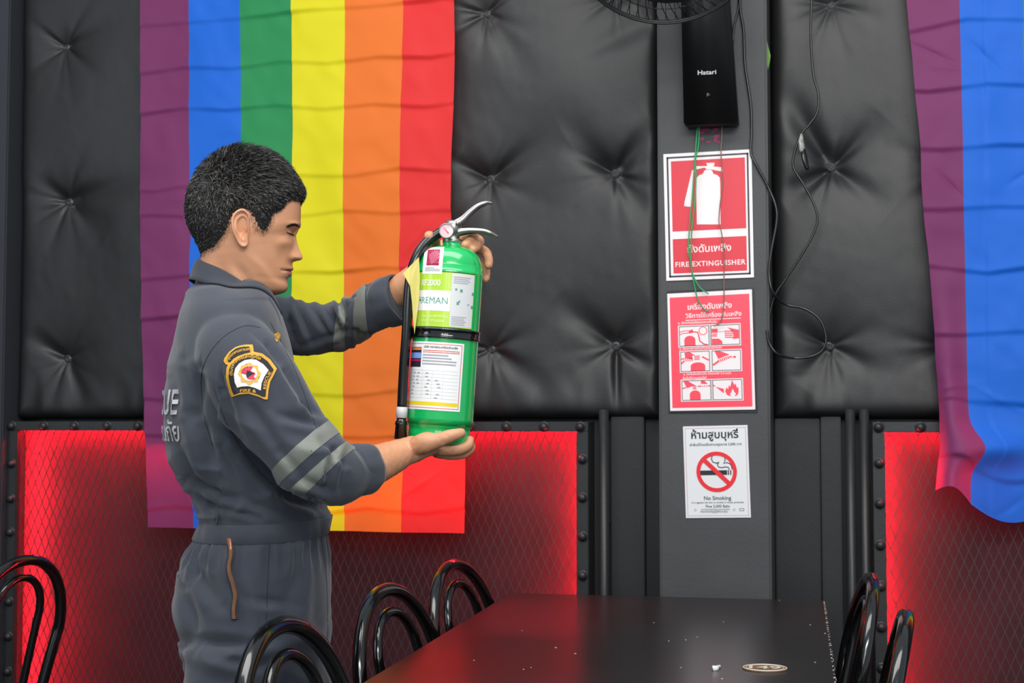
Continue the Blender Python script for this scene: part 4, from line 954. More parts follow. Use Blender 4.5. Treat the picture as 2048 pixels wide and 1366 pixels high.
# gathers right under the belt all round
zz = V[:, 2]; ang = np.arctan2((V-np.array(feet))@np.array(RGT), (V-np.array(feet))@np.array(FWD)); zw = H(520, 1062, D0).z
g += .0025*np.sin(ang*34 + 3*np.sin(ang*5))*np.exp(-((zz-(zw-.03))/.03)**2)*(zz < zw+.01)
g += .0022*vnoise(V[:, 0]*1.3+V[:, 1], V[:, 2]*.8+V[:, 1]*.4, .07, 3) + .0016*vnoise(V[:, 0]+V[:, 2]*.7, V[:, 2]-V[:, 1], .035, 4)
# soft hanging folds in the blouse above the belt and in the trousers
def ridge(q): return (1-np.abs(q))**3
U1 = V @ np.array(FWD); U3 = V[:, 2]
wA = np.exp(-((zz-(zw+.07))/.085)**2)*(~isR); wB = np.clip((zw-.05-zz)/.08, 0, 1)
g += .0045*(ridge(vnoise(U1*.8-U3*.5, U3*.9+U1*.4, .11, 26))-.35)*(zz > zw)*(~isR)*(~isL) + .0105*wA*(ridge(vnoise(U1*.7+U3*.5, U3*1.5-U1*.3, .10, 21))-.35) + .0085*wB*(ridge(vnoise(U1*1.3+U3*.35, U3*.7-U1*.5, .12, 22))-.35)
g += isR*.0080*(ridge(vnoise(U1+U3*.8, (U1-U3)*.5, .075, 23))-.35)*np.exp(-((Y_-930)/95)**2) + isL*.0085*(ridge(vnoise(U1*.9+U3*.2, U3*.45, .05, 24))-.35)
V = V + N_*g[:, None]
cov = nmesh('coverall', V.copy(), F, M_cloth, man)
bvh = BVHTree.FromPolygons([Vector(v) for v in V], [list(map(int, f)) for f in F])
def cast(px, py, off=.0015):
    r = ray(px, py).normalized(); h = bvh.ray_cast(CP, r)
    if h[0] is None: return None
    return h[0] - r*off
def patch(mbp, w, mb=None):
    """flat polygon in photo pixels laid on the cloth"""
def onto(name, poly_px, m, off, parent=cov, sub=4):
    bm = bmesh.new(); vs_ = [bm.verts.new((x, y, 0)) for x, y in poly_px]; f = bm.faces.new(vs_); bmesh.ops.triangulate(bm, faces=[f])
    for _ in range(sub):
        le = [e for e in bm.edges if e.calc_length() > 7]
        if not le: break
        bmesh.ops.subdivide_edges(bm, edges=le, cuts=1); bmesh.ops.triangulate(bm, faces=bm.faces[:])
    bm.verts.index_update(); P_ = [cast(v.co.x, v.co.y, off) for v in bm.verts]; fs = [[v.index for v in f.verts] for f in bm.faces]; bm.free()
    okp = [p for p in P_ if p is not None]
    if not okp: return None
    P_ = [p if p is not None else okp[0] for p in P_]
    return meshpy(name, P_, fs, m, parent)
# reflective bands (rings round each sleeve), found on the real sleeve surface
M_refl = mat('reflective_tape', '74776f', .55, metal=.1, bump=.2, bscale=500, bdist=.0003, sheen=.2); M_edge = mat('tape_piping', 'b9bab4', .4)
def sleeve_band(name, c0, d0, c1, d1, m, off=.002, n=72, parent=cov, thick=True):
    """between two ring planes: centre, axis direction"""
    rows = []
    for k in range(5):
        t = k/4; c = c0.lerp(c1, t); d = d0.lerp(d1, t).normalized(); u_ = d.orthogonal().normalized(); v_ = d.cross(u_); row = []
        u_ = (UPZ - d*UPZ.dot(d)).normalized(); v_ = d.cross(u_)
        for i in range(n):
            a = 2*PI*i/n; q = (u_*math.cos(a)+v_*math.sin(a)); best = None
            h = bvh.ray_cast(c + q*.001, q, .13)
            p = h[0] if h[0] is not None else c+q*.06
            row.append((p, q))
        rr = np.array([(p-c).length for p, q in row]); med = np.median(rr); rr = np.clip(rr, med*.6, med*1.28)
        row = [c + q*(r_ + (off if 0 < k < 4 or not thick else off*.35)) for (p, q), r_ in zip(row, rr)]
        rows.append(row)
    return MB().grid(rows, True).build(name, m, parent)
def rb(pts, m, name='reflective_band'):
    """pts: ((top px,py),(bottom px,py)) x2 for both edges, at given depth"""
    (a0, b0), (a1, b1), dep = pts; c0 = H((a0[0]+b0[0])/2, (a0[1]+b0[1])/2, dep[0]); c1 = H((a1[0]+b1[0])/2, (a1[1]+b1[1])/2, dep[1])
    e0 = (H(*a0, dep[0])-H(*b0, dep[0])).normalized(); e1 = (H(*a1, dep[1])-H(*b1, dep[1])).normalized()
    d0_ = e0.cross(FH + RT*.0).normalized(); d1_ = e1.cross(FH).normalized()
    if d0_.dot(RT) < 0: d0_, d1_ = -d0_, -d1_
    sleeve_band(name, c0, d0_, c1, d1_, m)
rb((((640, 858), (546, 944)), ((668, 876), (568, 965)), (2.417, 2.414)), M_refl)
rb((((683, 893), (582, 982)), ((702, 905), (604, 1000)), (2.412, 2.415)), M_refl)
rb((((686, 598), (668, 704)), ((703, 592), (690, 700)), (2.785, 2.765)), M_refl)
rb((((716, 586), (711, 694)), ((735, 578), (741, 684)), (2.755, 2.735)), M_refl)
# rolled cuffs
def cuff(c, d, r, ln):
    prof = [(r*.90, -.004), (r*1.02, -.003), (r*1.07, .004), (r*1.07, ln*.5), (r*1.05, ln-.006), (r*1.0, ln), (r*.93, ln-.001), (r*.90, ln-.012)]
    M4 = Matrix.Translation(c) @ d.to_track_quat('Z', 'Y').to_matrix().to_4x4(); mb = MB(); rows = []
    for rr, z_ in prof:
        rows.append([M4 @ Vector(((rr+.0012*math.sin(a*5+z_*90)+.0008*math.sin(a*9))*math.cos(a), (rr+.0012*math.sin(a*5+z_*90))*math.sin(a), z_)) for a in np.linspace(0, 2*PI, 49)[:-1]])
    mb.grid(rows, True).build('cuff', M_cloth, cov)
ca = H(703, 943, 2.446); cbp = H(731, 937, 2.47); cuff(ca, (cbp-ca).normalized(), .0420, .040)
ca = H(768, 607, 2.705); cbp = H(800, 596, 2.685); cuff(ca, (cbp-ca).normalized(), .0450, .042)
# waistband and loop
def body_ring(zfun, off, name, m, parent=cov, n=110):
    rows = []
    for (k, o_) in ((0, off*.2), (.04, off), (.96, off), (1, off*.2)):
        row = []
        for i in range(n):
            a = 2*PI*i/n; q = FWD*math.cos(a)+RGT*math.sin(a); z_ = zfun(a, k); c = H(528, 1048, D0); c = Vector((c.x, c.y, z_)); h = bvh.ray_cast(c + q*.4, -q, .4)
            p = h[0] if h[0] is not None else c+q*.12
            rad = (p-c).length; rad = min(rad, .21)
            row.append(c + q*(rad+o_))
        rr = [(p-Vector((c.x, c.y, p.z))).length for p in row]
        rows.append(row)
    return MB().grid(rows, True).build(name, m, parent)
zb1, zb2 = H(520, 1072, D0).z, H(520, 1036, D0).z
body_ring(lambda a, k: zb1+(zb2-zb1)*k + .006*math.cos(a), .003, 'waistband', M_cloth)
mb = MB(); P_ = [[cast(x+3*math.sin((y-1020)/9), y, .004) for x in (419, 422, 427, 432, 434)] for y in (1020, 1030, 1045, 1060, 1072, 1080)]
if all(p is not None for r_ in P_ for p in r_): MB().grid(P_).build('belt_loop', M_cloth, cov)
# pocket zip
zp = [(458, 1075), (459, 1084), (462, 1098), (462, 1112), (459, 1128), (459, 1142), (463, 1158), (468, 1176), (471, 1192), (469, 1208), (468, 1222), (469, 1238)]
zc = smooth_path([Vector((x, y, 0)) for x, y in zp], 5)
rows = []
for p in zc: rows.append([cast(p.x+dx, p.y, .0025 if abs(dx) < 7 else .0008) for dx in (-8, -6, 6, 8)])
if all(p is not None for r_ in rows for p in r_): MB().grid(rows).build('zip_placket', mat('dark_seam_cloth', '33353d', .8), cov)
M_brass = mat('brass_zip', 'b9825e', .4, metal=.5); tp = [cast(p.x, p.y, .0040) for p in zc]
zo = MB().tube(tp, .0040, 8, flat=.4).build('zip', M_brass, cov)
te = MB()
for i in range(0, len(tp)-1):
    for t_ in (0, .5): p = tp[i].lerp(tp[i+1], t_); te.box(p - FH*.0042, (.0058, .0012, .0011))
te.build('zip_teeth', mat('zip_teeth_metal', 'a97a58', .3, metal=.8), cov, False)['kind'] = 'stuff'
MB().tube([cast(458, 1074, .006), cast(459, 1080, .0075), cast(461, 1098, .0075), cast(462, 1104, .006)], [.003, .0045, .0035, .002], 8, flat=.5).build('zip_pull', mat('copper_pull', 'c28464', .35, metal=.5), cov)
# stitched seams: armhole, side, front
def seam(pts, r=.0008, off=.0001, m=None):
    P_ = [cast(p.x, p.y, off) for p in smooth_path([Vector((x, y, 0)) for x, y in pts], 8)]; P_ = [p for p in P_ if p is not None]
    if len(P_) > 2: MB().tube(P_, r, 5).build('seam', m or M_seam, cov)
M_seam = mat('seam_thread', '2c2e36', .85)
seam([(520, 655), (490, 652), (455, 668), (428, 694), (408, 730), (402, 770), (408, 830), (425, 890)])
seam([(426, 770), (455, 850), (500, 920), (545, 970)]); seam([(540, 1080), (536, 1150), (532, 1250), (530, 1300)]); seam([(540, 645), (565, 690), (592, 745), (620, 820), (634, 860)])
seam([(642, 1075), (652, 1150), (655, 1250), (652, 1340)])
# collar
M_collar = mat('collar_cloth', '383b44', .8, bump=.35, bscale=1400, bdist=.0004, sheen=.2, spec=.2)
ctop = [(180, 401, 521, .0), (200, 404, 524, .4)]
def cring(bx, by, fx, fy, lat, gap):
    """closed-at-back, open-at-front ring in the tilted plane through back and front points"""
    b_, f_ = H(bx, by, D0), H(fx, fy, D0); c = (b_+f_)/2; A = (f_-b_)/2; return [c + A*math.cos(a) + RGT*lat*math.sin(a)*(1) for a in np.linspace(gap, 2*PI-gap, 81)]
rows = [cring(404, 541, 505, 603, .050, .30), cring(400, 524, 513, 590, .055, .26), cring(397, 519, 517, 588, .060, .25), cring(392, 521, 522, 593, .066, .25), cring(386, 534, 532, 606, .075, .24), cring(381, 552, 541, 622, .086, .30), cring(378, 560, 545, 632, .0925, .40)]
# tips: pull the front ends of the lower rings down and forward
for k, row in enumerate(rows[3:]):
    for i, p in enumerate(row):
        a = abs(i-40)/40; w_ = max(0, (a-.55)/.45)
        row[i] = p + UPZ*(-.013*w_*k) + FWD*(.007*w_*k)
for k, row in enumerate(rows):
    for i, p in enumerate(row):
        h = bvh.ray_cast(p + UPZ*.12, -UPZ, .3)
        if h[0] is not None and k >= 3 and h[0].z + .003 > p.z: row[i] = Vector((p.x, p.y, h[0].z + .003 + .0012*(6-k)))
mb = MB().grid(rows)
o = mb.build('collar', M_collar, cov); sm_ = o.modifiers.new('t', 'SOLIDIFY'); sm_.thickness = .0022; sm_.offset = 0
# sleeve patch
M_gold = mat('gold_thread', 'd9a02a', .6, bump=.4, bscale=1500, bdist=.0005); M_pblack = mat('patch_black', '16161a', .7); M_pwhite = mat('patch_white', 'f0e8e4', .7); M_pred = mat('patch_red', 'd23a58', .7)
zm = lambda L: [(410+x/9.106, 670+y/9.106) for x, y in L]
tab_ = [(345, 470), (360, 420), (440, 310), (550, 225), (640, 195), (740, 178), (860, 178), (872, 235), (880, 310), (760, 335), (600, 390), (500, 450), (420, 540), (380, 525)]
main = [(490, 465), (600, 380), (720, 325), (880, 310), (1040, 345), (1180, 450), (1300, 615), (1240, 740), (1180, 850), (1150, 1000), (1135, 1165), (1080, 1165), (960, 1110), (800, 1065), (640, 1075), (490, 1125), (450, 1040), (410, 900), (385, 760), (400, 600), (440, 510)]
def inset(poly, k, cx=None, cy=None):
    cx = cx or sum(p[0] for p in poly)/len(poly); cy = cy or sum(p[1] for p in poly)/len(poly); return [(cx+(x-cx)*k, cy+(y-cy)*k) for x, y in poly]
pt1 = onto('sleeve_patch', zm(inset(tab_, 1.03)), M_gold, .0018)
onto('patch_ground', zm(inset(tab_, .80)), M_pblack, .0026, pt1)
pt2 = onto('sleeve_patch', zm(inset(main, 1.02)), M_gold, .0022)
onto('patch_ground', zm(inset(main, .90)), M_pblack, .0030, pt2)
onto('patch_field', zm([(585, 960), (540, 860), (525, 720), (550, 610), (620, 520), (720, 460), (830, 440), (930, 450), (1060, 530), (1160, 640), (1080, 760), (1030, 880), (1015, 1010), (900, 960), (780, 930), (660, 940)]), M_pwhite, .0036, pt2)
ros = []
for k in range(32): a = 2*PI*k/32; r_ = 195 + 22*math.cos(8*a); ros.append((810+r_*math.cos(a), 705+r_*.98*math.sin(a)))
onto('rosette', zm(ros), mat('rosette_gold', 'e0ad45', .6), .0042, pt2)
onto('rosette_field', zm([(810+140*math.cos(2*PI*k/24), 700+135*math.sin(2*PI*k/24)) for k in range(24)]), M_pwhite, .0047, pt2)
onto('badge_emblem', zm([(720, 590), (760, 575), (800, 660), (830, 570), (880, 575), (830, 650), (920, 700), (890, 760), (920, 790), (860, 815), (770, 800), (800, 740), (740, 720), (740, 660), (660, 690), (660, 650), (740, 640)]), M_pred, .0052, pt2)
onto('badge_figure', zm([(760, 650), (820, 655), (850, 685), (915, 685), (880, 710), (820, 740), (765, 785), (750, 730)]), M_pblack, .0057, pt2)
def curve_text(txt, arc, size, m, parent, off=.0036, bold=.0006, fitw=1):
    """text along a polyline of photo pixels"""
    A = smooth_path([Vector((x, y, 0)) for x, y in zm(arc)], 10); L = [0]
    for i in range(1, len(A)): L.append(L[-1]+(A[i]-A[i-1]).length)
    vs, fs = text_mesh(txt, 1.0, .02); x0 = min(q.x for q in vs); x1 = max(q.x for q in vs); P_ = []
    for q in vs:
        s_ = (q.x-x0)/(x1-x0)*L[-1]; i = max(1, min(len(L)-1, int(np.searchsorted(L, s_)))); t = (s_-L[i-1])/(L[i]-L[i-1]+1e-9); p = A[i-1].lerp(A[i], t); d = (A[i]-A[i-1]).normalized(); n_ = Vector((d.y, -d.x, 0)); p = p + n_*(q.y*size)
        c_ = cast(p.x, p.y, off); P_.append(c_ if c_ is not None else cast(*zm([(800, 700)])[0], off))
    meshpy('lettering', P_, fs, m, parent, False)
curve_text('กรุงเทพมหานคร', [(400, 490), (480, 395), (590, 320), (720, 285), (850, 275)], 8, M_gold, pt1, .0032)
curve_text('ดับเพลิงและกู้ภัย', [(500, 740), (510, 600), (570, 500), (700, 430), (850, 410), (1010, 450)], 8, M_gold, pt2, .0036)
curve_text('FIRE &', [(640, 1045), (780, 1040), (930, 1050)], 9, M_gold, pt2, .0036)
curve_text('RESCUE', [(1110, 985), (1120, 880), (1160, 770), (1215, 690)], 8, M_gold, pt2, .0036)
# chest insignia
onto('insignia', [(549, 668), (556, 664), (561, 669), (559, 680), (553, 684), (550, 677)], M_gold, .004)
# back print: found on the real back surface by going round the body axis
M_print = mat('silver_print', 'd4d2d6', .5)
def back_text(txt, row_y, size_px, end_px, bold):
    zc_ = H(340, row_y, D0).z; ax = H(470, row_y, D0); ax = Vector((ax.x, ax.y, 0)); best = None
    for i in range(400):
        a = -PI/2 - i/400*PI*.6; q = -FWD*math.cos(a+PI/2) - RGT*math.sin(a+PI/2)*0
        ang_ = i/400*PI*.75; q = RGT*math.cos(ang_) - FWD*math.sin(ang_)
        h = bvh.ray_cast(Vector((ax.x, ax.y, zc_))+q*.5, -q, .5)
        if h[0] is None: continue
        x, y = proj(np.array([h[0]])); 
        if best is None or abs(x[0]-end_px) < best[0]: best = (abs(x[0]-end_px), ang_)
    a_end = best[1]; vs, fs = text_mesh(txt, 1.0, bold); x1 = max(q.x for q in vs); sz = size_px*D0/FOC; P_ = []
    for q in vs:
        a = a_end + (x1-q.x)*sz/.135; d = RGT*math.cos(a) - FWD*math.sin(a); z_ = zc_+q.y*sz; h = bvh.ray_cast(Vector((ax.x, ax.y, z_))+d*.5, -d, .5); p = (h[0] if h[0] is not None else Vector((ax.x, ax.y, z_))+d*.14) + d*.0038; P_.append(p)
    meshpy('back_lettering', P_, fs, M_print, cov, False)
back_text('FIRE', 722, 58, 350, .015); back_text('RESCUE', 828, 66, 356, .02); back_text('บรรเทาสาธารณภัย', 880, 52, 362, .01)

# ---- body: torso core, arms and hands in one skin, then head and neck joined to it
def arm(pts, n=28): return limb(pts, n, 5)
def chain(pts, rad, n=14):
    P_ = interp_rows([tuple(p)+(r,) for p, r in zip(pts, rad)], 5); return MB().tube([Vector(p[:3]) for p in P_], [float(p[3]) for p in P_], n)
def ball(c, r, n=14):
    return MB().lathe([(max(.0002, r*math.sin(t)), -r*math.cos(t)) for t in np.linspace(0, PI, n)], 18, Matrix.Translation(c))
def finger(pts, r0, r1):
    P_ = [H(*p) for p in pts]; k = len(P_); rad = [r0+(r1-r0)*i/(k-1) for i in range(k)]
    m_ = chain(P_, rad); b = ball(P_[-1], r1); m_.add(b.v, b.f); return m_
def ellip(c, A, B, C_, n=20):
    mb = MB(); rows = []
    for t in np.linspace(.02, PI-.02, n): rows.append([c + A*math.cos(t) + (B*math.cos(p)+C_*math.sin(p))*math.sin(t) for p in np.linspace(0, 2*PI, 25)[:-1]])
    mb.grid(rows, True); k = len(rows[0]); mb.f.append(tuple(reversed(range(k)))); mb.f.append(tuple(range((n-1)*k, n*k))); return mb
core = torso_rings(.86, 3, TOR[2:])
prts = [ring_loft(core, 32)]
for l_, sgn in ((0, 1), (1, -1)):
    base = H(512, 1300, D0) + RGT*(.09*sgn); b0 = Vector((base.x, base.y, 0))
    prts.append(ring_loft([(b0 + FWD*f_ + UPZ*z_, FWD*a*.8, RGT*b*.8) for z_, f_, a, b in [(.86, 0, .1, .085), (.62, 0, .09, .08), (.46, .01, .07, .066), (.3, 0, .062, .058), (.1, 0, .045, .045)]], 28))
prts.append(arm([(455, 660, 2.50, .05), (500, 745, 2.43, .052), (600, 895, 2.42, .045), (648, 948, 2.41, .040), (700, 943, 2.44, .037), (745, 931, 2.475, .0345), (785, 915, 2.505, .029), (812, 903, 2.525, .0245), (832, 897, 2.535, .024)]))
prts.append(arm([(430, 655, 2.79, .05), (560, 655, 2.81, .034), (672, 655, 2.79, .031), (740, 618, 2.73, .030), (800, 580, 2.69, .028), (830, 553, 2.672, .0235), (848, 536, 2.662, .022)]))
# right hand: palm under the base, thumb along the front, fingers behind and under
hb = ED
pc_ = H(862, 893, 2.548)
prts.append(ellip(pc_, H(905, 893, 2.565)-pc_, H(862, 912, 2.55)-pc_, FH*.036))
prts.append(chain([H(815, 903, 2.525), H(838, 896, 2.53), H(862, 890, 2.535)], [.0235, .0215, .018]))
prts.append(chain([H(832, 892, 2.515), H(852, 885, 2.505), H(872, 882, 2.502)], [.017, .0185, .0145]))            # thumb ball
prts.append(finger([(862, 884, 2.503), (882, 879, 2.499), (900, 872, 2.497), (914, 868, 2.499), (922, 866, 2.502)], .0145, .0088))
prts.append(finger([(878, 898, 2.535), (903, 900, 2.540), (925, 897, 2.545), (937, 890, 2.552), (940, 880, 2.556)], .0115, .0078))   # index, tip up
prts.append(finger([(875, 903, 2.555), (900, 908, 2.558), (922, 908, 2.56), (937, 902, 2.562), (943, 893, 2.566)], .0115, .0078))
prts.append(finger([(868, 903, 2.575), (892, 907, 2.585), (915, 905, 2.595), (930, 899, 2.605), (936, 889, 2.612)], .0112, .0075))
prts.append(finger([(856, 900, 2.59), (877, 903, 2.605), (896, 903, 2.62), (912, 897, 2.632), (916, 888, 2.637)], .0100, .0068))
# left hand: back of the hand behind the neck, thumb left of the gauge, fingers hooked over the right shoulder of the cylinder
pc2 = H(905, 497, 2.652)
prts.append(chain([H(830, 553, 2.672), H(858, 527, 2.660), H(885, 508, 2.655), H(915, 497, 2.652)], [.0225, .0215, .022, .020]))
prts.append(ellip(H(900, 508, 2.653), H(935, 490, 2.652)-H(900, 508, 2.653), H(915, 538, 2.652)-H(900, 508, 2.653), FH*.014))
prts.append(finger([(872, 508, 2.645), (868, 492, 2.625), (868, 481, 2.600), (864, 475, 2.580), (858, 472, 2.568)], .0135, .0095))
prts.append(finger([(915, 486, 2.648), (932, 473, 2.640), (946, 470, 2.615), (941, 480, 2.588), (930, 490, 2.572)], .0110, .0086))
prts.append(finger([(928, 490, 2.650), (948, 479, 2.642), (959, 483, 2.618), (954, 492, 2.592), (945, 499, 2.578)], .0108, .0084))
prts.append(finger([(932, 500, 2.650), (955, 497, 2.648), (971, 504, 2.632), (977, 518, 2.612), (977, 530, 2.598)], .0102, .0080))
prts.append(finger([(925, 514, 2.650), (948, 518, 2.656), (966, 530, 2.648), (973, 545, 2.632), (971, 559, 2.618)], .0095, .0070))
BV, BN, BF = remesh(prts, .0026, 'bodycore', 4)
# crease the palm and knuckles a little
BV = BV + BN*(.0004*vnoise(BV[:, 0]*1.2+BV[:, 1], BV[:, 2], .006, 8))[:, None]

# head: rings from crown to neck through matched front and back points of the profile (photo pixels, D0 deep)
HT = [((497, 311), (482, 311), .010), ((530, 319), (446, 324), .043), ((560, 336), (415, 348), .061), ((583, 361), (396, 376), .070), ((595, 385), (388, 402), .0745), ((600, 408), (386, 425), .0765), ((600.5, 425), (388, 446), .077), ((600, 440), (392, 463), .0768), ((599, 450), (397, 477), .0762),
      ((595, 460), (401, 488), .0748), ((590, 470), (403, 497), .0732), ((588, 482), (404, 505), .0718), ((587, 494), (404, 511), .0702), ((586, 507), (403, 518), .0685), ((585, 520), (402, 524), .0665), ((583, 531), (401, 531), .0645), ((580.5, 542), (400, 538), .0625), ((577, 553), (398, 546), .0605), ((573, 562), (396, 553), .0590),
      ((573.5, 572), (394, 560), .0575), ((569, 582), (392, 567), .0565), ((556, 588), (390, 575), .0560), ((538, 591), (388, 582), .0560), ((523, 596), (387, 590), .0565), ((514, 606), (386, 600), .0575), ((511, 625), (385, 622), .060), ((510, 660), (385, 655), .066)]
rowsH = interp_rows([f_+b_+(w_,) for f_, b_, w_ in HT], 8); NR = len(rowsH); NC = 208
tt = np.linspace(0, 2*PI, NC, endpoint=False); phi = tt - .55*np.sin(tt)        # denser towards the face
UH = (RT*math.cos(math.radians(10)) - UPZ*math.sin(math.radians(10)))           # face forward, tipped down
UHn, RTb, = np.array(UH), None
LAT = np.array(-FH); YH = math.radians(4)
def head_pts(rows_, extra=0.0):
    P_ = np.zeros((NR, NC, 3)); lat = np.zeros((NR, NC)); fy = np.zeros((NR, NC)); side = np.zeros((NR, NC, 2))
    for i, r in enumerate(rows_):
        Fp, Bp, w_ = np.array(H(r[0], r[1], D0)), np.array(H(r[2], r[3], D0)), r[4]+extra
        c = (Fp+Bp)/2; A = (Fp-Bp)/2; s_ = np.sin(phi); co = np.cos(phi)
        # egg section: narrow face in front, full skull behind
        t_ = i/NR; face = np.clip((t_-.20)/.25, 0, 1)*np.clip((.86-t_)/.1, 0, 1)
        lt = w_*np.sign(s_)*np.abs(s_)**.86*(1 - (.13*face+.03)*np.clip(co, 0, 1)**1.3 - .04*np.clip(-co, 0, 1))
        P_[i] = c[None] + A[None]*(np.sign(co)*np.abs(co)**.90)[:, None] + LAT[None]*lt[:, None]
        lat[i] = lt; fy[i] = r[1]
    return P_, lat, fy
HP, latH, fyH = head_pts(rowsH)
def toUV(P_):
    x, y = proj(P_.reshape(-1, 3) - 0); return x.reshape(P_.shape[:2]), y.reshape(P_.shape[:2])
# work in the median plane so that both sides match: flatten depth before measuring
def yaw(P_, s=1):
    c = np.array(H(485, 480, D0)); d = P_-c; x = d@np.array(RT); y = d@np.array(FH); z = d[..., 2:3]; ya = YH*s; xr = x*math.cos(ya)-y*math.sin(ya); yr = x*math.sin(ya)+y*math.cos(ya)
    return c + xr[..., None]*np.array(RT) + yr[..., None]*np.array(FH) + z*np.array((0, 0, 1.))
flatP = HP - (((HP-np.array(CP))@np.array(FH)) - D0)[..., None]*np.array(FH)
hx, hy = toUV(yaw(flatP + np.abs(latH)[..., None]*LAT)); co_ = np.cos(phi)[None]
frontm = np.clip((co_-.2)/.5, 0, 1)
disp = np.zeros((NR, NC)); outw = np.zeros((NR, NC))
def prof_add(ys, amps, sig, sy=None):
    a = np.interp(fyH, ys, amps, left=0, right=0)*D0/FOC; return a*np.exp(-(np.abs(latH)/np.interp(fyH, ys, sig))**2.2)*frontm
disp += prof_add([458, 469, 481, 490, 499, 505, 510, 514, 517, 520, 523], [0, 1.0, 4.8, 8.5, 12.5, 16.8, 19, 18.6, 15, 6.5, 0], [.009, .007, .0072, .0078, .0095, .0115, .0135, .0145, .0145, .0135, .012])
# nostril wings
disp += .0045*np.exp(-((np.abs(latH)-.0135)/.0045)**2)*np.exp(-((fyH-513)/5.5)**2)*frontm
disp += prof_add([527, 532, 537, 540, 542, 544, 548, 553, 557, 562], [0, 1.5, 4.5, 2.5, -3.0, 1.5, 4.2, 2.0, -1.2, 0], [.014, .018, .021, .023, .026, .023, .020, .018, .018, .02])
disp += prof_add([560, 568, 575, 582, 588], [0, 1.5, 2.5, 1.5, 0], [.018]*5)
def b2(x, y, rx, ry, a, rot=0):
    dx, dy = hx-x, hy-y; c, s_ = math.cos(rot), math.sin(rot); u_ = dx*c+dy*s_; v_ = -dx*s_+dy*c; return a*np.exp(-(u_/rx)**2-(v_/ry)**2)*(np.abs(latH) > .008)
outw += b2(583, 463, 9, 9, -.0060) + b2(592, 468, 5, 9, -.0035)          # eye socket
outw += b2(581, 465, 6.0, 5.0, .0042)                                       # eyeball under the lid
outw += b2(588, 448, 12, 5, .0028)                                        # brow ridge
outw += b2(566, 486, 16, 10, .0040)                                        # cheekbone
outw += b2(565, 515, 12, 16, -.0022) + b2(580, 527, 4, 12, -.0018, -.35)   # cheek hollow, fold beside the mouth
outw += b2(571, 541, 7, 2.2, -.0020) + b2(566, 541, 4, 4, -.0014)         # corner of the mouth
outw += b2(545, 432, 14, 16, -.0020)                                       # temple
outw += b2(520, 532, 30, 9, .0022, .75) + b2(538, 558, 26, 9, .0028, .62)  # jaw line
outw += b2(515, 575, 34, 9, -.0065, .42) + b2(488, 548, 20, 9, -.0045, .9)  # hollow below the jaw
outw += b2(450, 545, 12, 34, -.0022, -.5) + b2(475, 560, 9, 40, .0018, -.75)
outw += b2(572, 470, 10, 2.0, -.0007, -.15)
HPn = np.zeros_like(HP); HPn[:] = HP
cen = (HP[:, :1]+HP[:, NC//2:NC//2+1])/2; rad = HP-cen; rad /= np.linalg.norm(rad, axis=2, keepdims=True)+1e-9
HP2 = HP + disp[..., None]*UHn + outw[..., None]*rad
HPf = yaw(HP2).reshape(-1, 3)
idx = np.arange(NR*NC).reshape(NR, NC); nx_ = np.roll(idx, -1, 1); HF = np.stack([idx[:-1], nx_[:-1], nx_[1:], idx[1:]], -1).reshape(-1, 4)
fm = np.zeros(len(HF), int)
fx_, fy_ = fyH[:-1].reshape(-1), latH[:-1].reshape(-1); fr_ = np.broadcast_to(co_, (NR, NC))[:-1].reshape(-1)
hxm = hx[:-1].reshape(-1); hym = hy[:-1].reshape(-1)
fm[(fr_ > .5) & (fx_ > 534.5) & (fx_ < 552) & (np.abs(fy_) < .021*(1-((fx_-543)/10)**2*.6))] = 1
# ear (near and far)
def ear_mesh(sgn):
    rows = []; U_ = np.array(RT); Z_ = np.array((0, 0, 1.)); O_ = LAT*sgn
    cx, cy = 482, 456; 
    def surf(px, py):
        d = (hx-px)**2+(hy-py)**2 + (np.sign(latH) != sgn)*1e6; k = np.unravel_index(np.argmin(d), d.shape); return abs(latH[k])
    l0 = surf(490, 460)
    out = [(498, 436), (497, 428), (492, 421), (484, 418), (475, 421), (467, 429), (463.5, 440), (464, 453), (467, 466), (472, 477), (477, 486), (483, 492), (490, 493), (495, 488), (496, 478), (497, 466), (498, 452)]
    O2 = smooth_path([Vector((x, y, 0)) for x, y in out], 3, closed=True); n = len(O2); cc_ = Vector((487, 456, 0))
    prof_ = [(1.0, -.004), (1.03, .003), (1.02, .0075), (.95, .0090), (.88, .0065), (.80, -.0005), (.70, .0040), (.60, .0035), (.48, -.006), (.30, -.0125), (.12, -.014)]
    for k, h_ in prof_:
        row = []
        for q in O2:
            a = math.atan2(q.y-cc_.y, q.x-cc_.x); lobe = math.exp(-((q.y-490)/14)**2); back = max(0, -math.cos(a))
            x, y = cc_.x+(q.x-cc_.x)*k, cc_.y+(q.y-cc_.y)*k
            hh = h_*(1-.75*lobe) + .0085*back*min(1, k*1.2) + .001 + (.003 if k < .7 and math.cos(a) > .7 and abs(y-462) < 9 else 0) + .004*lobe
            if k == 1.0: hh = -.008+.004*back
            q_ = yaw(np.array(H(x, y, D0-l0-hh))[None], -1)[0]; dd = (q_-np.array(CP))@np.array(FH) - D0; row.append(q_ if sgn > 0 else q_ - 2*dd*np.array(FH))
        rows.append(row)
    P_ = np.array(rows); P_ = yaw(P_); i_ = np.arange(P_.shape[0]*P_.shape[1]).reshape(P_.shape[:2]); nx2 = np.roll(i_, -1, 1)
    F_ = np.stack([i_[:-1], nx2[:-1], nx2[1:], i_[1:]], -1).reshape(-1, 4)
    if sgn < 0: F_ = F_[:, ::-1]
    return P_.reshape(-1, 3), F_
allV, allF, allM = [BV, HPf], [BF, HF+len(BV)], [np.zeros(len(BF), int), fm]
off_ = len(BV)+len(HPf)
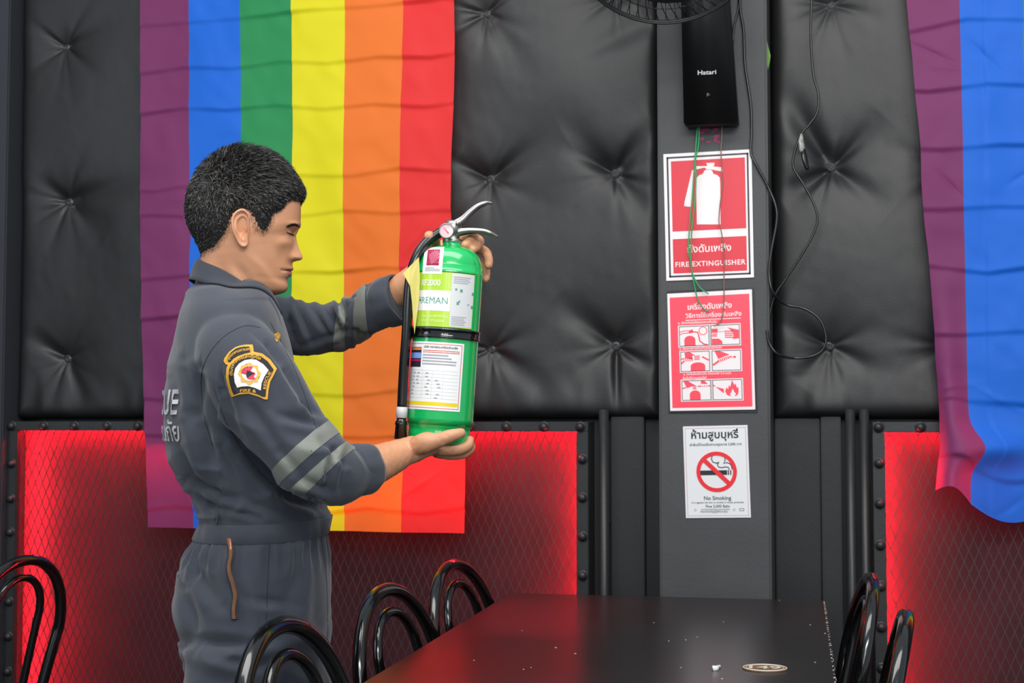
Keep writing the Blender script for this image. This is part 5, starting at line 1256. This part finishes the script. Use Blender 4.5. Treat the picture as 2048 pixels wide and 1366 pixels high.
for sgn in (1, -1):
    ev, ef = ear_mesh(sgn); allV.append(ev); allF.append(ef+off_); allM.append(np.zeros(len(ef), int)); off_ += len(ev)
body = nmesh('body', np.concatenate(allV), np.concatenate(allF), [M_skin, M_lip], man)
body.data.polygons.foreach_set('material_index', np.concatenate(allM).astype(np.int32)) if len(body.data.polygons) == sum(map(len, allM)) else None
bvhH = BVHTree.FromPolygons([Vector(v) for v in HPf], [list(map(int, f)) for f in HF])
def castH(px, py, off=.0006):
    r = ray(px, py).normalized(); h = bvhH.ray_cast(CP, r); return (h[0]-r*off) if h[0] is not None else H(px, py, D0-.05)
# eye: lash line, lid fold ; eyebrow ; nostril ; ear canal
M_lash = mat('lash_black', '1a1210', .6); M_nos = mat('nostril_dark', '4a2318', .7)
mb = MB(); mb.tube([castH(x, y, .0006) for x, y in [(573, 463.5), (577, 466), (582, 468.3), (586, 469.3), (589, 469.5)]], [.0005, .0009, .0012, .0010, .0005], 6)
for k in range(9): p = castH(578+k*1.3, 467+k*.3, .0012); q = H(582+k*1.35, 472+k*.35, D0-.045); q = p + (H(583+k*1.3, 474+k*.2, D0-.04)-H(579+k*1.3, 467+k*.3, D0-.04))*.75 - FH*.001; mb.tube([p, q], [.0003, .0001], 4)
mb.build('eyelashes', M_lash, body)
mb = MB(); rn = random.Random(5)
for k in range(170):
    t = rn.random(); x = 576+24*t; y = 454.5-5.5*math.sin(min(1, t*1.15)*PI*.62)+4.5*t**3 + rn.uniform(-2.4, 2.4)*(1-.55*abs(t-.6)); p = castH(x, y, .0003); q = castH(x-3.2, y-1.2+rn.uniform(-1, 1), .0012); mb.tube([p, q], [.00035, .00015], 4)
mb.build('eyebrow', M_lash, body)['kind'] = 'stuff'
mb = MB().add(*(lambda P_: (P_, [tuple(range(len(P_)))]))([castH(x, y, .0004) for x, y in [(587.5, 516.8), (590, 514.6), (593.5, 515.4), (595, 517.6), (591, 518.6)]])); mb.build('nostril', M_nos, body)
mb = MB().tube([castH(x, y, .0001) for x, y in [(566.5, 541.8), (570, 541), (574, 541.4), (578, 541.8), (580.5, 542.2)]], [.0002, .0006, .0008, .0008, .0005], 6); mb.build('mouth_line', mat('mouth_shadow_line', '6e3b30', .7), body)
# hair shell
poly = [(616, 401), (600, 403), (584, 400), (573, 406), (566, 419), (547, 427), (542, 443), (534, 457), (527, 462), (518, 457), (509, 439), (500, 424), (486, 417), (470, 425), (461, 443), (456, 457), (449, 469), (441, 480), (430, 494), (419, 497), (403, 506), (385, 510), (350, 450), (340, 400), (360, 300), (490, 260), (640, 300), (650, 400)]
PO = np.array(poly, float)
def inside(x, y):
    r = np.zeros(x.shape, bool); n = len(PO)
    for i in range(n):
        x0, y0 = PO[i]; x1, y1 = PO[(i+1) % n]; c = ((y0 > y) != (y1 > y)) & (x < (x1-x0)*(y-y0)/((y1-y0)+1e-12)+x0); r ^= c
    return r
def dist_edge(x, y):
    d = np.full(x.shape, 1e9)
    for i in range(21):
        x0, y0 = PO[i]; x1, y1 = PO[i+1]; dx, dy = x1-x0, y1-y0; t = np.clip(((x-x0)*dx+(y-y0)*dy)/(dx*dx+dy*dy), 0, 1); d = np.minimum(d, np.hypot(x-(x0+t*dx), y-(y0+t*dy)))
    return d
ins = inside(hx, hy); de = dist_edge(hx, hy)
upf = np.clip((470-hy)/130, 0, 1)
fac = np.clip(de/26, 0, 1)**.8
thick = (.0035+.0060*upf**.8)*fac*ins + .0010
thick += (.0085*np.exp(-((hx-604)/16)**2-((hy-386)/17)**2) + .004*np.exp(-((hx-392)/16)**2-((hy-425)/40)**2))*fac
nv = np.zeros_like(HP); dv = np.roll(HP, -1, 1)-np.roll(HP, 1, 1); du = np.gradient(HP, axis=0); nv = np.cross(du, dv); nv /= np.linalg.norm(nv, axis=2, keepdims=True)+1e-9
sg_ = np.sign((nv*rad).sum(2, keepdims=True)); nv *= np.where(sg_ == 0, 1, sg_)
nzv = vnoise(hx*.001*9+latH*30, hy*.001*9, .035, 61)*.0016 + vnoise(hx*.01+latH*40, hy*.01, .10, 62)*.0012
HS = HP + nv*(thick + nzv*fac)[..., None]
HSf = yaw(HS); hsm = ins[:-1] & ins[1:] & np.roll(ins, -1, 1)[:-1] & np.roll(ins, -1, 1)[1:]
keep = hsm.reshape(-1); FH_ = HF[keep]; used = np.unique(FH_); rm = -np.ones(NR*NC, int); rm[used] = np.arange(len(used))
M_scalp = mat('dark_cropped_hair', '1a1817', .65, bump=1, bscale=420, bdist=.002, spec=.3, var=.35, vscale=60)
sc_o = nmesh('hair', HSf.reshape(-1, 3)[used], rm[FH_], M_scalp, man)
# strands
rs = np.random.RandomState(4); cand = np.argwhere(ins & (np.arange(NR)[:, None] > 3)); P1 = HSf; nvf = nv
# area-weighted pick
du_ = np.linalg.norm(np.gradient(HSf, axis=0), axis=2); dv_ = np.linalg.norm(np.roll(HSf, -1, 1)-HSf, axis=2); wgt = (du_*dv_)[cand[:, 0], cand[:, 1]]; wgt /= wgt.sum()
NS = 26000; pick = cand[rs.choice(len(cand), NS, p=wgt)]
I, J = pick[:, 0], pick[:, 1]; a = rs.rand(NS, 1); J2 = (J+1) % NC; root_ = P1[I, J]*(1-a)+P1[I, J2]*a + (P1[np.minimum(I+1, NR-1), J]-P1[I, J])*rs.rand(NS, 1)
n_ = nvf[I, J]; up_ = upf[I, J][:, None]; ff = fac[I, J][:, None]
fwd_ = UHn[None]*1.0; down = np.array((0, 0, -1.))
hxx = hx[I, J][:, None]
flow = fwd_*np.clip((hxx-430)/90, -.6, 1) + down*np.clip(1.25-up_*1.6, 0, 1.3) + rs.randn(NS, 3)*.22
flow -= n_*(flow*n_).sum(1, keepdims=True); flow /= np.linalg.norm(flow, axis=1, keepdims=True)+1e-9
spk = np.clip((up_-.55)/.4, 0, 1)*np.clip(1-np.abs(hxx-480)/90, 0, 1)
lift = .22+.55*spk+rs.rand(NS, 1)*.22
dirn = flow*(1-lift*.6)+n_*lift; dirn /= np.linalg.norm(dirn, axis=1, keepdims=True)
Ls = (.0035+.0105*up_+.005*spk)*(.35+.65*ff)*(.7+.6*rs.rand(NS, 1)); mid = root_+dirn*Ls*.55; tip = mid + (dirn*.5+flow*.5-n_*.10)*Ls*.5
camd = np.array(-FH); wv = np.cross(dirn, camd + rs.randn(NS, 3)*.5); wv /= np.linalg.norm(wv, axis=1, keepdims=True)+1e-9; wd = .00028+.00016*rs.rand(NS, 1)
root_ = root_ - n_*.001
SV = np.stack([root_-wv*wd, root_+wv*wd, mid-wv*wd*.9, mid+wv*wd*.9, tip], 1)
grey = rs.rand(NS) < np.clip(.10+.35*np.exp(-((hx[I, J]-470)/75)**2)*np.exp(-((hy[I, J]-385)/50)**2), 0, 1)
for nm_, mk, mm in (('hair_strands', ~grey, M_hair), ('grey_strands', grey, M_hair2)):
    sv = SV[mk].reshape(-1, 3); k = mk.sum(); b = np.arange(k)[:, None]*5; tr = np.stack([b+[0, 1, 3], b+[0, 3, 2], b+[2, 3, 4]], 1).reshape(-1, 3)
    o = nmesh(nm_, sv, tr, mm, sc_o, False); o['kind'] = 'stuff'
de2 = dist_edge(hx, hy); zone = (~ins) & (de2 < 9) & (hx > 395) & (hx < 552) & (hy > 405) & (hy < 512) & ~((np.abs(hx-482) < 19) & (np.abs(hy-456) < 38))
cz = np.argwhere(zone & (np.arange(NR)[:, None] > 3) & (np.arange(NR)[:, None] < NR-2)); wz = (du_*dv_*np.exp(-de2/4.5))[cz[:, 0], cz[:, 1]]; wz /= wz.sum(); kN = 2600
pk = cz[rs.choice(len(cz), kN, p=wz)]; Pb = yaw(HP2); a1 = rs.rand(kN, 1); I2, J3 = pk[:, 0], pk[:, 1]
r0 = Pb[I2, J3]*(1-a1) + Pb[I2, (J3+1) % NC]*a1 + (Pb[I2+1, J3]-Pb[I2, J3])*rs.rand(kN, 1); nn = nv[I2, J3]; dn = down[None]*.9 + UHn[None]*.1 + rs.randn(kN, 3)*.15 + nn*.22
wv2 = np.cross(dn, -np.array(FH)); wv2 /= np.linalg.norm(wv2, axis=1, keepdims=True)+1e-9; Lz = .0030*(.5+rs.rand(kN, 1))
sv = np.stack([r0-wv2*.00013, r0+wv2*.00013, r0+dn*Lz+nn*.0004], 1).reshape(-1, 3); b = np.arange(kN)[:, None]*3
o = nmesh('clipped_strands', sv, b+[0, 1, 2], M_stub, sc_o, False); o['kind'] = 'stuff'
# nails on the fingers that face the camera
# shoes under the trouser legs (below the frame)
for sgn in (1, -1):
    base = H(512, 1300, D0) + RGT*(.09*sgn); b0 = Vector((base.x, base.y, 0))
    rr = [(-.115, .02, .055), (-.10, .036, .075), (-.06, .042, .10), (0, .043, .11), (.05, .046, .085), (.10, .048, .06), (.15, .042, .045), (.175, .025, .03)]
    rows = []
    for x, w_, h_ in interp_rows(rr, 4):
        rows.append([b0 + FWD*x + RGT*(w_*math.copysign(abs(math.cos(a))**.7, math.cos(a))) + UPZ*(max(.002, .002+h_*.5*(1+math.sin(a)) if math.sin(a) > -.6 else .002)) for a in np.linspace(0, 2*PI, 25)[:-1]])
    mb = MB().grid(rows, True); k = 24; mb.f.append(tuple(reversed(range(k)))); mb.f.append(tuple(range((len(rows)-1)*k, len(rows)*k)))
    mb.build('boot', mat('black_boot', '141414', .4) if 'black_boot' not in bpy.data.materials else bpy.data.materials['black_boot'], man)
